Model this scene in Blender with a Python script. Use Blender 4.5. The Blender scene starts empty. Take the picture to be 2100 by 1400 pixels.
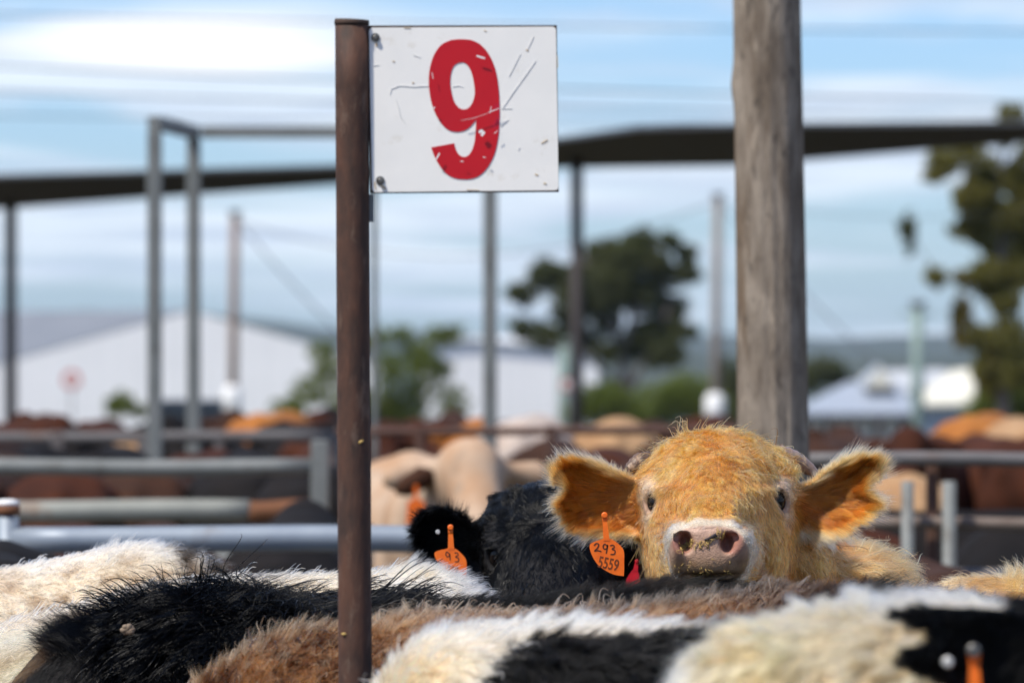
import bpy, math, random
import numpy as np
from mathutils import Vector, Matrix, Euler

random.seed(9)
RNG = np.random.default_rng(9)
S = bpy.context.scene
COL = S.collection

# ------------------------------------------------------------------ camera
CAM_Z = 1.65
FOCAL = 200.0
K = 36.0 / FOCAL / 2100.0            # metres of width per photo pixel per metre of distance
cam_d = bpy.data.cameras.new('camera')
cam = bpy.data.objects.new('camera', cam_d)
COL.objects.link(cam)
cam.location = (0, 0, CAM_Z)
cam.rotation_euler = (math.radians(90), 0, 0)
cam_d.lens = FOCAL
cam_d.sensor_width = 36.0
cam_d.clip_start = 0.5
cam_d.clip_end = 30000
cam_d.dof.use_dof = True
cam_d.dof.focus_distance = 8.88
cam_d.dof.aperture_fstop = 7.0
S.camera = cam

# ------------------------------------------------------------------ world, sun, exposure
SUN_EL, SUN_AZ = 56.0, -128.0        # azimuth: degrees from +Y towards +X
w = bpy.data.worlds.new('World')
S.world = w
w.use_nodes = True
nt = w.node_tree
for n in list(nt.nodes):
    nt.nodes.remove(n)


def N(t, kind, **kw):
    n = t.nodes.new(kind)
    for k, v in kw.items():
        setattr(n, k, v)
    return n


def math_node(t, op, a, b=None, c=None, clamp=False):
    n = N(t, 'ShaderNodeMath', operation=op, use_clamp=clamp)
    for i, v in enumerate((a, b, c)):
        if v is None:
            continue
        if isinstance(v, (int, float)):
            n.inputs[i].default_value = v
        else:
            t.links.new(v, n.inputs[i])
    return n.outputs[0]


def mix_col(t, fac, a, b, mode='MIX'):
    n = N(t, 'ShaderNodeMix', data_type='RGBA', blend_type=mode)
    for sock, v in ((n.inputs[0], fac), (n.inputs[6], a), (n.inputs[7], b)):
        if isinstance(v, (int, float)):
            sock.default_value = v
        elif isinstance(v, (tuple, list)):
            sock.default_value = (*v[:3], 1)
        else:
            t.links.new(v, sock)
    return n.outputs[2]


def ramp(t, fac, stops, interp='LINEAR'):
    n = N(t, 'ShaderNodeValToRGB')
    e = n.color_ramp.elements
    n.color_ramp.interpolation = interp
    while len(e) < len(stops):
        e.new(0.5)
    for el, (p, c) in zip(e, stops):
        el.position = p
        el.color = (*c[:3], 1) if isinstance(c, (tuple, list)) else (c, c, c, 1)
    t.links.new(fac, n.inputs[0])
    return n.outputs[0]


def build_sky():
    out = N(nt, 'ShaderNodeOutputWorld')
    bg = N(nt, 'ShaderNodeBackground')
    sky = N(nt, 'ShaderNodeTexSky', sky_type='NISHITA', sun_disc=False)
    sky.sun_elevation = math.radians(SUN_EL)
    sky.sun_rotation = math.radians(SUN_AZ)
    sky.air_density = 1.0
    sky.dust_density = 0.4
    sky.ozone_density = 2.0
    tc = N(nt, 'ShaderNodeTexCoord')
    sep = N(nt, 'ShaderNodeSeparateXYZ')
    nt.links.new(tc.outputs['Generated'], sep.inputs[0])
    X, Y, Z = sep.outputs
    zz = math_node(nt, 'ADD', math_node(nt, 'MAXIMUM', Z, 0.0), 0.10)
    cx = math_node(nt, 'DIVIDE', X, zz)
    cy = math_node(nt, 'DIVIDE', Y, zz)
    comb = N(nt, 'ShaderNodeCombineXYZ')
    nt.links.new(cx, comb.inputs[0])
    nt.links.new(cy, comb.inputs[1])
    # flat cloud sheets seen edge-on near the horizon, broken layers overhead
    n1 = N(nt, 'ShaderNodeTexNoise')
    n1.inputs['Scale'].default_value = 1.5
    n1.inputs['Detail'].default_value = 5
    n1.inputs['Roughness'].default_value = 0.5
    n1.inputs['Distortion'].default_value = 0.6
    mp = N(nt, 'ShaderNodeMapping')
    mp.inputs['Location'].default_value = (3.1, 1.35, 0.4)
    mp.inputs['Scale'].default_value = (0.8, 1.0, 1.0)
    mp.inputs['Rotation'].default_value = (0, 0, math.radians(9))
    nt.links.new(comb.outputs[0], mp.inputs[0])
    nt.links.new(mp.outputs[0], n1.inputs['Vector'])
    cov = ramp(nt, n1.outputs[0], [(0.40, 0.0), (0.60, 1.0)], 'EASE')
    n2 = N(nt, 'ShaderNodeTexNoise')
    n2.inputs['Scale'].default_value = 3.0
    n2.inputs['Detail'].default_value = 4
    mp2 = N(nt, 'ShaderNodeMapping')
    mp2.inputs['Location'].default_value = (7.7, 0.2, 2.0)
    mp2.inputs['Scale'].default_value = (0.8, 1.5, 1.0)
    nt.links.new(comb.outputs[0], mp2.inputs[0])
    nt.links.new(mp2.outputs[0], n2.inputs['Vector'])
    shade = ramp(nt, n2.outputs[0], [(0.35, 0.0), (0.65, 1.0)], 'EASE')
    # one long bright bank low in the north-west
    az = math_node(nt, 'ARCTAN2', X, Y)
    el = math_node(nt, 'ARCSINE', Z)
    da = math_node(nt, 'DIVIDE', math_node(nt, 'ADD', az, 0.056), 0.028)
    # shear so that the bank dips a little to the right
    dl = math_node(nt, 'DIVIDE', math_node(nt, 'ADD', math_node(nt, 'SUBTRACT', el, 0.0523), math_node(nt, 'MULTIPLY', az, 0.0)), 0.0047)
    wob = math_node(nt, 'MULTIPLY', math_node(nt, 'SUBTRACT', n2.outputs[0], 0.5), 3.0)
    r2 = math_node(nt, 'ADD', math_node(nt, 'MULTIPLY', da, da), math_node(nt, 'MULTIPLY', dl, dl))
    bank = ramp(nt, math_node(nt, 'MULTIPLY', math_node(nt, 'ADD', r2, wob), 0.4, clamp=True), [(0.05, 1.0), (0.95, 0.0)], 'EASE')
    skyc = N(nt, 'ShaderNodeVectorMath', operation='MULTIPLY')
    nt.links.new(sky.outputs[0], skyc.inputs[0])
    skyc.inputs[1].default_value = SKY_TINT
    cl = mix_col(nt, shade, CLOUD_GREY, CLOUD_WHITE)
    c = mix_col(nt, math_node(nt, 'MULTIPLY', cov, CLOUD_COVER), skyc.outputs[0], cl)
    c = mix_col(nt, math_node(nt, 'MULTIPLY', bank, 0.9), c, CLOUD_BANK)
    nt.links.new(c, bg.inputs[0])
    bg.inputs[1].default_value = 0.1
    nt.links.new(bg.outputs[0], out.inputs[0])


SKY_TINT = (0.56, 0.75, 1.12)
CLOUD_GREY = (4.5, 5.2, 6.4)
CLOUD_WHITE = (6.3, 7.0, 7.8)
CLOUD_BANK = (8.2, 8.3, 8.5)
CLOUD_COVER = 0.9
build_sky()

sun_d = bpy.data.lights.new('sun', 'SUN')
sun = bpy.data.objects.new('sun', sun_d)
COL.objects.link(sun)
sun_d.energy = 3.9
sun_d.angle = math.radians(3.0)
sun_d.color = (1.0, 0.93, 0.82)
_se, _sa = math.radians(SUN_EL), math.radians(SUN_AZ)
SUN_DIR = Vector((math.sin(_sa) * math.cos(_se), math.cos(_sa) * math.cos(_se), math.sin(_se)))
sun.rotation_euler = SUN_DIR.to_track_quat('Z', 'Y').to_euler()
sun.location = (-20, -20, 40)

S.view_settings.view_transform = 'Standard'
S.view_settings.look = 'None'
S.view_settings.exposure = 0.54
S.view_settings.gamma = 1.0
S.view_settings.use_curve_mapping = False
S.render.engine = 'CYCLES'
S.cycles.use_denoising = True
S.cycles.denoiser = 'OPENIMAGEDENOISE'
S.cycles.denoising_prefilter = 'ACCURATE'
S.cycles.max_bounces = 10
S.cycles.diffuse_bounces = 3
S.cycles.glossy_bounces = 4
S.cycles.transmission_bounces = 8
S.cycles.volume_bounces = 0
S.cycles.sample_clamp_indirect = 6
S.cycles_curves.shape = 'RIBBONS'
S.cycles_curves.subdivisions = 2


# ------------------------------------------------------------------ helpers
def P(px, py, D):
    """photo pixel + distance -> world point"""
    return np.array(((px - 1050) * K * D, D, CAM_Z + (700 - py) * K * D))


def proj(p):
    return 1050 + p[:, 0] / (K * p[:, 1]), 700 - (p[:, 2] - CAM_Z) / (K * p[:, 1])


def tag(o, label=None, cat=None, group=None, kind=None):
    if label:
        o['label'] = label
    if cat:
        o['category'] = cat
    if group:
        o['group'] = group
    if kind:
        o['kind'] = kind
    return o


def empty(name, loc=(0, 0, 0), rz=0.0):
    o = bpy.data.objects.new(name, None)
    o.empty_display_size = 0.1
    COL.objects.link(o)
    o.location = loc
    o.rotation_euler = (0, 0, rz)
    return o


def link(name, me, mat=None, parent=None):
    o = bpy.data.objects.new(name, me)
    COL.objects.link(o)
    if mat is not None:
        if len(me.materials) == 0:
            me.materials.append(mat)
    if parent is not None:
        o.parent = parent
    return o


def mesh_np(name, V, F, smooth=True):
    """F: (n,3) or (n,4) int array"""
    V = np.asarray(V, np.float32)
    F = np.asarray(F, np.int32)
    me = bpy.data.meshes.new(name)
    me.vertices.add(len(V))
    me.vertices.foreach_set('co', V.ravel())
    n, k = F.shape
    me.loops.add(n * k)
    me.loops.foreach_set('vertex_index', F.ravel())
    me.polygons.add(n)
    me.polygons.foreach_set('loop_start', np.arange(0, n * k, k, dtype=np.int32))
    me.polygons.foreach_set('use_smooth', np.full(n, smooth, bool))
    me.update(calc_edges=True)
    me.validate()
    return me


class MB:
    """collects simple solids into one mesh"""

    def __init__(s):
        s.v, s.f, s.sm = [], [], []

    def add(s, vs, fs, smooth=False):
        b = len(s.v)
        s.v += [tuple(float(c) for c in v) for v in vs]
        s.f += [tuple(b + i for i in f) for f in fs]
        s.sm += [smooth] * len(fs)

    def box(s, lo, hi, M=None):
        vs = [(x, y, z) for x in (lo[0], hi[0]) for y in (lo[1], hi[1]) for z in (lo[2], hi[2])]
        if M is not None:
            vs = [tuple(M @ Vector(v)) for v in vs]
        s.add(vs, [(0, 1, 3, 2), (4, 6, 7, 5), (0, 4, 5, 1), (2, 3, 7, 6), (0, 2, 6, 4), (1, 5, 7, 3)])

    def tube(s, pts, rad, n=14, cap=True):
        pts = [Vector(p) for p in pts]
        if not hasattr(rad, '__len__'):
            rad = [rad] * len(pts)
        rings = []
        for i, p in enumerate(pts):
            d = (pts[min(i + 1, len(pts) - 1)] - pts[max(i - 1, 0)]).normalized()
            a = Vector((0, 0, 1)) if abs(d.z) < 0.9 else Vector((1, 0, 0))
            u = d.cross(a).normalized()
            v = u.cross(d).normalized()
            rings.append([p + (u * math.cos(t) + v * math.sin(t)) * rad[i] for t in (2 * math.pi * k / n for k in range(n))])
        b = len(s.v)
        for r in rings:
            s.v += [tuple(q) for q in r]
        for i in range(len(rings) - 1):
            for k in range(n):
                k2 = (k + 1) % n
                s.f.append((b + i * n + k, b + i * n + k2, b + (i + 1) * n + k2, b + (i + 1) * n + k))
                s.sm.append(True)
        if cap:
            s.f.append(tuple(b + k for k in reversed(range(n))))
            s.sm.append(False)
            s.f.append(tuple(b + (len(rings) - 1) * n + k for k in range(n)))
            s.sm.append(False)

    def prism(s, poly, y0, y1):
        """poly: list of (x, z); extruded along y"""
        n = len(poly)
        vs = [(x, y0, z) for x, z in poly] + [(x, y1, z) for x, z in poly]
        fs = [tuple(range(n)), tuple(reversed(range(n, 2 * n)))]
        fs += [(i, i + n, (i + 1) % n + n, (i + 1) % n) for i in range(n)]
        s.add(vs, fs)

    def build(s, name, mat=None, parent=None, loc=None):
        me = bpy.data.meshes.new(name)
        V = s.v
        if loc is not None:
            V = [(x - loc[0], y - loc[1], z - loc[2]) for x, y, z in V]
        me.from_pydata(V, [], s.f)
        me.polygons.foreach_set('use_smooth', s.sm)
        me.update()
        o = link(name, me, mat, parent)
        if loc is not None:
            o.location = loc
        return o


def bevel(o, wdt, seg=2):
    m = o.modifiers.new('bevel', 'BEVEL')
    m.width = wdt
    m.segments = seg
    m.limit_method = 'ANGLE'
    return o


def flat_shape(name, loops, thick, mat, parent=None, loc=(0, 0, 0)):
    """loops: list of closed 2D outlines in (x, z); filled, holes by even-odd; faces -Y"""
    cu = bpy.data.curves.new(name, 'CURVE')
    cu.dimensions = '2D'
    cu.fill_mode = 'BOTH'
    cu.extrude = thick / 2
    for lp in loops:
        sp = cu.splines.new('POLY')
        sp.points.add(len(lp) - 1)
        for q, (x, z) in zip(sp.points, lp):
            q.co = (x, z, 0, 1)
        sp.use_cyclic_u = True
    tmp = bpy.data.objects.new('tmp_shape', cu)
    COL.objects.link(tmp)
    dg = bpy.context.evaluated_depsgraph_get()
    me = bpy.data.meshes.new_from_object(tmp.evaluated_get(dg))
    bpy.data.objects.remove(tmp)
    bpy.data.curves.remove(cu)
    me.transform(Matrix.Rotation(math.radians(90), 4, 'X'))
    me.name = name
    me.materials.clear()
    o = link(name, me, mat, parent)
    o.location = loc
    return o


def text_mesh(name, body, size, thick, mat, parent, loc, sx=1.0, rot=0.0, shear=0.0):
    cu = bpy.data.curves.new(name, 'FONT')
    cu.body = body
    cu.size = size
    cu.extrude = thick / 2
    cu.offset = size * 0.012
    cu.shear = shear
    cu.align_x = 'CENTER'
    cu.align_y = 'CENTER'
    tmp = bpy.data.objects.new('tmp_text', cu)
    COL.objects.link(tmp)
    dg = bpy.context.evaluated_depsgraph_get()
    me = bpy.data.meshes.new_from_object(tmp.evaluated_get(dg))
    bpy.data.objects.remove(tmp)
    bpy.data.curves.remove(cu)
    me.transform(Matrix.Diagonal((sx, 1, 1, 1)))
    me.transform(Matrix.Rotation(rot, 4, 'Z'))
    me.transform(Matrix.Rotation(math.radians(90), 4, 'X'))
    me.name = name
    me.materials.clear()
    o = link(name, me, mat, parent)
    o.location = loc
    return o


def catmull(pts, closed=True, n=8):
    pts = [np.array(p, float) for p in pts]
    m = len(pts)
    out = []
    for i in range(m if closed else m - 1):
        if closed:
            p0, p1, p2, p3 = pts[(i - 1) % m], pts[i], pts[(i + 1) % m], pts[(i + 2) % m]
        else:
            p0, p1, p2, p3 = pts[max(i - 1, 0)], pts[i], pts[i + 1], pts[min(i + 2, m - 1)]
        for k in range(n):
            t = k / n
            out.append(0.5 * ((2 * p1) + (-p0 + p2) * t + (2 * p0 - 5 * p1 + 4 * p2 - p3) * t * t + (-p0 + 3 * p1 - 3 * p2 + p3) * t ** 3))
    if not closed:
        out.append(pts[-1])
    return out


# ------------------------------------------------------------------ materials
def pm(name, c1, c2=None, scale=8.0, rough=0.6, metal=0.0, bump=0.0, stretch=(1, 1, 1), spec=0.4, c3=None, scale3=3.0, lo3=0.55, hi3=0.7, detail=6, coord='Object', sheen=0.0):
    m = bpy.data.materials.new(name)
    m.use_nodes = True
    t = m.node_tree
    b = t.nodes['Principled BSDF']
    b.inputs['Roughness'].default_value = rough
    b.inputs['Metallic'].default_value = metal
    b.inputs['Specular IOR Level'].default_value = spec
    tc = N(t, 'ShaderNodeTexCoord')
    mp = N(t, 'ShaderNodeMapping')
    mp.inputs['Scale'].default_value = stretch
    t.links.new(tc.outputs[coord], mp.inputs[0])
    nz = N(t, 'ShaderNodeTexNoise')
    nz.inputs['Scale'].default_value = scale
    nz.inputs['Detail'].default_value = detail
    nz.inputs['Roughness'].default_value = 0.6
    t.links.new(mp.outputs[0], nz.inputs['Vector'])
    c2 = c2 or tuple(v * 0.75 for v in c1)
    col = mix_col(t, ramp(t, nz.outputs[0], [(0.35, 0.0), (0.65, 1.0)]), c1, c2)
    if c3:
        n3 = N(t, 'ShaderNodeTexNoise')
        n3.inputs['Scale'].default_value = scale3
        n3.inputs['Detail'].default_value = 8
        n3.inputs['Roughness'].default_value = 0.65
        t.links.new(mp.outputs[0], n3.inputs['Vector'])
        col = mix_col(t, ramp(t, n3.outputs[0], [(lo3, 0.0), (hi3, 1.0)]), col, c3)
    t.links.new(col, b.inputs['Base Color'])
    if bump:
        bp = N(t, 'ShaderNodeBump')
        bp.inputs['Strength'].default_value = bump
        bp.inputs['Distance'].default_value = 0.004
        t.links.new(nz.outputs[0], bp.inputs['Height'])
        t.links.new(bp.outputs[0], b.inputs['Normal'])
    return m


M = {}
M['ground'] = pm('dirt', (0.065, 0.047, 0.033), (0.10, 0.072, 0.05), scale=1.4, rough=0.95, c3=(0.09, 0.10, 0.045), scale3=0.05, lo3=0.45, hi3=0.6)
M['hills'] = pm('wooded_hills', (0.026, 0.038, 0.026), (0.045, 0.055, 0.036), scale=0.006, rough=1.0)
M['rust'] = pm('rusted_steel', (0.030, 0.018, 0.014), (0.085, 0.038, 0.023), scale=30, rough=0.72, bump=0.9, stretch=(1, 1, 0.4), c3=(0.135, 0.088, 0.064), scale3=40, lo3=0.55, hi3=0.72, spec=0.35)
M['rust_dark'] = pm('dark_rusted_steel', (0.03, 0.019, 0.015), (0.055, 0.03, 0.02), scale=40, rough=0.8)
M['sign_white'] = pm('sign_enamel', (0.82, 0.805, 0.765), (0.78, 0.77, 0.735), scale=14, rough=0.38, c3=(0.60, 0.545, 0.45), scale3=22, lo3=0.60, hi3=0.80)
M['sign_red'] = pm('red_vinyl', (0.50, 0.003, 0.010), (0.44, 0.003, 0.012), scale=9, rough=0.4, c3=(0.42, 0.010, 0.07), scale3=11, lo3=0.60, hi3=0.72)
M['scratch_grey'] = pm('scuffed_enamel', (0.70, 0.70, 0.69), scale=60, rough=0.6)
M['scratch_stain'] = pm('rust_stain', (0.48, 0.36, 0.22), (0.62, 0.54, 0.40), scale=90, rough=0.7)
M['bolt'] = pm('zinc_bolt', (0.22, 0.22, 0.21), (0.12, 0.11, 0.10), scale=120, rough=0.45, metal=0.8)
M['wood_pole'] = None
M['galv'] = pm('galvanised_steel', (0.15, 0.162, 0.158), (0.19, 0.20, 0.195), scale=7, rough=0.62, metal=0.15, c3=(0.10, 0.095, 0.085), scale3=5)
M['galv_blue'] = pm('blue_grey_pipe', (0.19, 0.225, 0.275), (0.25, 0.29, 0.335), scale=5, rough=0.5, metal=0.25, c3=(0.18, 0.18, 0.19), scale3=4)
M['pipe_green'] = pm('weathered_pipe', (0.21, 0.22, 0.20), (0.27, 0.28, 0.25), scale=4, rough=0.6, c3=(0.20, 0.085, 0.03), scale3=1.6, lo3=0.56, hi3=0.64)
M['pipe_rust'] = pm('rusty_pipe', (0.17, 0.065, 0.025), (0.11, 0.045, 0.02), scale=8, rough=0.8)
M['rail_grey'] = pm('grey_rail', (0.10, 0.095, 0.095), (0.14, 0.13, 0.13), scale=4, rough=0.6, c3=(0.13, 0.075, 0.05), scale3=3)
M['rail_brown'] = pm('brown_rail', (0.13, 0.095, 0.075), (0.19, 0.15, 0.125), scale=6, rough=0.7)
M['post_brown'] = pm('red_brown_post', (0.10, 0.048, 0.032), (0.075, 0.04, 0.03), scale=8, rough=0.8)
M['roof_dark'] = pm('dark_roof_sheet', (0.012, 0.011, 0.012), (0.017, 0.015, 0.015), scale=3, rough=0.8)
M['roof_edge'] = pm('pale_roof_edge', (0.07, 0.075, 0.085), scale=4, rough=0.5)
M['timber'] = pm('weathered_timber', (0.17, 0.14, 0.12), (0.22, 0.19, 0.17), scale=6, stretch=(1, 1, 0.1), rough=0.85)
M['timber_dark'] = pm('dark_timber', (0.05, 0.045, 0.05), (0.07, 0.06, 0.06), scale=6, stretch=(1, 1, 0.1), rough=0.85)
M['timber_red'] = pm('reddish_timber', (0.17, 0.115, 0.09), (0.21, 0.15, 0.12), scale=6, stretch=(1, 1, 0.1), rough=0.85)
M['white_paint'] = pm('white_paint', (0.78, 0.78, 0.77), (0.72, 0.72, 0.71), scale=5, rough=0.6)
M['shed_wall'] = pm('shed_cladding', (0.74, 0.75, 0.76), (0.78, 0.79, 0.80), scale=0.4, rough=0.6)
M['shed_roof'] = pm('grey_shed_roof', (0.15, 0.165, 0.19), (0.18, 0.195, 0.22), scale=0.3, rough=0.55)
M['house_roof'] = pm('grey_blue_roof', (0.27, 0.31, 0.37), (0.31, 0.35, 0.41), scale=0.8, rough=0.5)
M['cream'] = pm('cream_boards', (0.68, 0.66, 0.56), (0.63, 0.61, 0.52), scale=0.8, rough=0.7)
M['red_paint'] = pm('red_sign_paint', (0.52, 0.10, 0.08), scale=3, rough=0.5)
M['glass'] = pm('dark_window', (0.05, 0.06, 0.07), scale=2, rough=0.15)
M['wire'] = pm('wire', (0.06, 0.06, 0.065), scale=2, rough=0.6)
M['pole_green'] = pm('pale_green_steel', (0.22, 0.30, 0.27), scale=2, rough=0.6)
M['leaf_dark'] = pm('dark_gum_leaves', (0.060, 0.070, 0.026), (0.095, 0.10, 0.040), scale=0.5, rough=0.7)
M['leaf_olive'] = pm('olive_gum_leaves', (0.155, 0.15, 0.045), (0.19, 0.175, 0.055), scale=0.8, rough=0.65)
M['leaf_green'] = pm('green_shrub_leaves', (0.105, 0.135, 0.022), (0.14, 0.165, 0.035), scale=0.7, rough=0.7)
M['leaf_yellow'] = pm('yellow_gum_leaves', (0.16, 0.12, 0.02), (0.12, 0.10, 0.02), scale=0.8, rough=0.65)
M['bark'] = pm('gum_bark', (0.16, 0.14, 0.125), (0.10, 0.085, 0.08), scale=1.2, rough=0.9)
M['tag_orange'] = pm('orange_tag_plastic', (0.85, 0.17, 0.012), (0.75, 0.13, 0.01), scale=60, rough=0.42, c3=(0.55, 0.12, 0.02), scale3=90, lo3=0.62, hi3=0.75)
M['tag_red'] = pm('red_tag_plastic', (0.62, 0.015, 0.03), scale=60, rough=0.42)
M['ink'] = pm('tag_ink', (0.018, 0.012, 0.012), scale=40, rough=0.6)
M['print_brown'] = pm('tag_print', (0.20, 0.045, 0.008), (0.12, 0.03, 0.008), scale=90, rough=0.6)
M['straw'] = pm('straw', (0.60, 0.42, 0.13), (0.30, 0.19, 0.06), scale=200, rough=0.7)
M['chaff_dark'] = pm('dark_chaff', (0.05, 0.04, 0.045), scale=100, rough=0.8)
M['horn'] = pm('horn', (0.13, 0.075, 0.05), (0.07, 0.045, 0.035), scale=60, rough=0.5, c3=(0.42, 0.29, 0.19), scale3=40, bump=0.3)
M['horn_pale'] = pm('pale_horn', (0.20, 0.13, 0.10), (0.30, 0.22, 0.19), scale=50, rough=0.4, bump=0.2)
M['button'] = pm('metal_stud', (0.60, 0.60, 0.58), scale=100, rough=0.35, metal=0.3)


def eye_mat():
    m = bpy.data.materials.new('eyeball')
    m.use_nodes = True
    t = m.node_tree
    b = t.nodes['Principled BSDF']
    tc = N(t, 'ShaderNodeTexCoord')
    nz = N(t, 'ShaderNodeTexNoise')
    nz.inputs['Scale'].default_value = 120
    t.links.new(tc.outputs['Object'], nz.inputs['Vector'])
    c = mix_col(t, nz.outputs[0], (0.003, 0.0025, 0.003), (0.010, 0.006, 0.005))
    t.links.new(c, b.inputs['Base Color'])
    b.inputs['Roughness'].default_value = 0.06
    b.inputs['Specular IOR Level'].default_value = 0.22
    return m


M['eye'] = eye_mat()


def wood_mat():
    m = bpy.data.materials.new('old_hardwood_pole')
    m.use_nodes = True
    t = m.node_tree
    b = t.nodes['Principled BSDF']
    b.inputs['Roughness'].default_value = 0.9
    b.inputs['Specular IOR Level'].default_value = 0.15
    tc = N(t, 'ShaderNodeTexCoord')

    def nz(scale, st, det=8):
        mp = N(t, 'ShaderNodeMapping')
        mp.inputs['Scale'].default_value = st
        t.links.new(tc.outputs['Object'], mp.inputs[0])
        n = N(t, 'ShaderNodeTexNoise')
        n.inputs['Scale'].default_value = scale
        n.inputs['Detail'].default_value = det
        n.inputs['Roughness'].default_value = 0.62
        n.inputs['Distortion'].default_value = 0.4
        t.links.new(mp.outputs[0], n.inputs['Vector'])
        return n.outputs[0]
    base = mix_col(t, ramp(t, nz(16, (1, 1, 0.33)), [(0.36, 0.0), (0.64, 1.0)]), (0.135, 0.106, 0.080), (0.285, 0.240, 0.192))
    base = mix_col(t, ramp(t, nz(9, (1, 1, 0.12)), [(0.54, 0.0), (0.66, 0.8)]), base, (0.115, 0.072, 0.040))
    base = mix_col(t, ramp(t, nz(44, (1, 1, 0.42)), [(0.56, 0.0), (0.68, 0.7)]), base, (0.06, 0.05, 0.042))
    base = mix_col(t, ramp(t, nz(30, (1, 1, 0.3)), [(0.60, 0.0), (0.70, 0.7)]), base, (0.36, 0.30, 0.235))
    base = mix_col(t, ramp(t, nz(110, (1, 1, 0.12)), [(0.58, 0.0), (0.72, 0.7)]), base, (0.05, 0.04, 0.034))
    t.links.new(base, b.inputs['Base Color'])
    bp = N(t, 'ShaderNodeBump')
    bp.inputs['Strength'].default_value = 0.8
    bp.inputs['Distance'].default_value = 0.006
    t.links.new(nz(46, (1, 1, 0.22)), bp.inputs['Height'])
    t.links.new(bp.outputs[0], b.inputs['Normal'])
    return m


M['wood_pole'] = wood_mat()


def leafy(m, tint):
    t = m.node_tree
    b = t.nodes['Principled BSDF']
    out = t.nodes['Material Output']
    src = b.inputs['Base Color'].links[0].from_socket
    tr = N(t, 'ShaderNodeBsdfTranslucent')
    t.links.new(mix_col(t, 1.0, src, tint, 'MULTIPLY'), tr.inputs[0])
    mx = N(t, 'ShaderNodeMixShader')
    mx.inputs[0].default_value = 0.5
    t.links.new(b.outputs[0], mx.inputs[1])
    t.links.new(tr.outputs[0], mx.inputs[2])
    t.links.new(mx.outputs[0], out.inputs[0])


leafy(M['leaf_dark'], (1.5, 1.6, .9))
leafy(M['leaf_olive'], (1.4, 1.4, .7))
leafy(M['leaf_green'], (1.5, 1.6, .7))
leafy(M['leaf_yellow'], (1.5, 1.4, .6))


def hide_mat():
    """skin under the hair: colour comes from the animal's own coat pattern stored on its mesh"""
    m = bpy.data.materials.new('cattle_hide')
    m.use_nodes = True
    t = m.node_tree
    b = t.nodes['Principled BSDF']
    at = N(t, 'ShaderNodeAttribute', attribute_name='coat')
    br = N(t, 'ShaderNodeAttribute', attribute_name='bare')
    tc = N(t, 'ShaderNodeTexCoord')
    nz = N(t, 'ShaderNodeTexNoise')
    nz.inputs['Scale'].default_value = 90
    nz.inputs['Detail'].default_value = 5
    t.links.new(tc.outputs['Object'], nz.inputs['Vector'])
    c = mix_col(t, math_node(t, 'MULTIPLY', nz.outputs[0], 0.55), at.outputs['Color'], (0.10, 0.06, 0.035), 'MULTIPLY')
    t.links.new(c, b.inputs['Base Color'])
    vo = N(t, 'ShaderNodeTexVoronoi')
    vo.inputs['Scale'].default_value = 400
    t.links.new(tc.outputs['Object'], vo.inputs['Vector'])
    h = math_node(t, 'MULTIPLY', vo.outputs['Distance'], br.outputs['Fac'])
    bp = N(t, 'ShaderNodeBump')
    bp.inputs['Strength'].default_value = 0.4
    bp.inputs['Distance'].default_value = 0.0015
    t.links.new(h, bp.inputs['Height'])
    t.links.new(bp.outputs[0], b.inputs['Normal'])
    r = math_node(t, 'SUBTRACT', 0.9, math_node(t, 'MULTIPLY', br.outputs['Fac'], 0.42))
    t.links.new(r, b.inputs['Roughness'])
    b.inputs['Specular IOR Level'].default_value = 0.3
    return m


M['hide'] = hide_mat()


def hair_mat(name, rough=0.38, radial=0.5, coat=0.0):
    m = bpy.data.materials.new(name)
    m.use_nodes = True
    t = m.node_tree
    for n in list(t.nodes):
        t.nodes.remove(n)
    out = N(t, 'ShaderNodeOutputMaterial')
    h = N(t, 'ShaderNodeBsdfHairPrincipled')
    h.model = 'CHIANG'
    h.parametrization = 'COLOR'
    at = N(t, 'ShaderNodeAttribute', attribute_name='col')
    t.links.new(at.outputs['Color'], h.inputs['Color'])
    h.inputs['Roughness'].default_value = rough
    h.inputs['Radial Roughness'].default_value = radial
    h.inputs['Coat'].default_value = coat
    h.inputs['Random Roughness'].default_value = 0.2
    sp = N(t, 'ShaderNodeSeparateColor')
    t.links.new(at.outputs['Color'], sp.inputs[0])
    # dark, dusty hair has less of the bright surface sheen
    t.links.new(math_node(t, 'ADD', 1.32, math_node(t, 'MULTIPLY', math_node(t, 'MULTIPLY', sp.outputs[0], 6.0, clamp=True), 0.23)), h.inputs['IOR'])
    t.links.new(h.outputs[0], out.inputs[0])
    return m


M['hair'] = hair_mat('cattle_hair')
M['hair_glossy'] = hair_mat('glossy_cattle_hair', 0.2, 0.3)


def herd_mat(name, c1, c2):
    return pm(name, c1, c2, scale=4, rough=0.9, spec=0.15, detail=5, bump=0.5, c3=tuple(0.6 * v + 0.003 for v in c1), scale3=9, lo3=0.55, hi3=0.7)


M['coat_red'] = herd_mat('dark_red_coat', (0.060, 0.018, 0.008), (0.036, 0.012, 0.007))
M['coat_black'] = herd_mat('black_coat', (0.006, 0.0055, 0.006), (0.011, 0.009, 0.009))
M['coat_orange'] = herd_mat('orange_coat', (0.36, 0.14, 0.035), (0.28, 0.10, 0.024))
M['coat_tan'] = herd_mat('tan_coat', (0.38, 0.24, 0.13), (0.30, 0.17, 0.085))
M['coat_cream'] = herd_mat('cream_coat', (0.46, 0.35, 0.26), (0.36, 0.22, 0.13))
M['coat_white'] = herd_mat('white_coat', (0.46, 0.39, 0.34), (0.38, 0.30, 0.25))
M['coat_brown'] = herd_mat('brown_coat', (0.052, 0.022, 0.012), (0.030, 0.014, 0.009))


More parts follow.
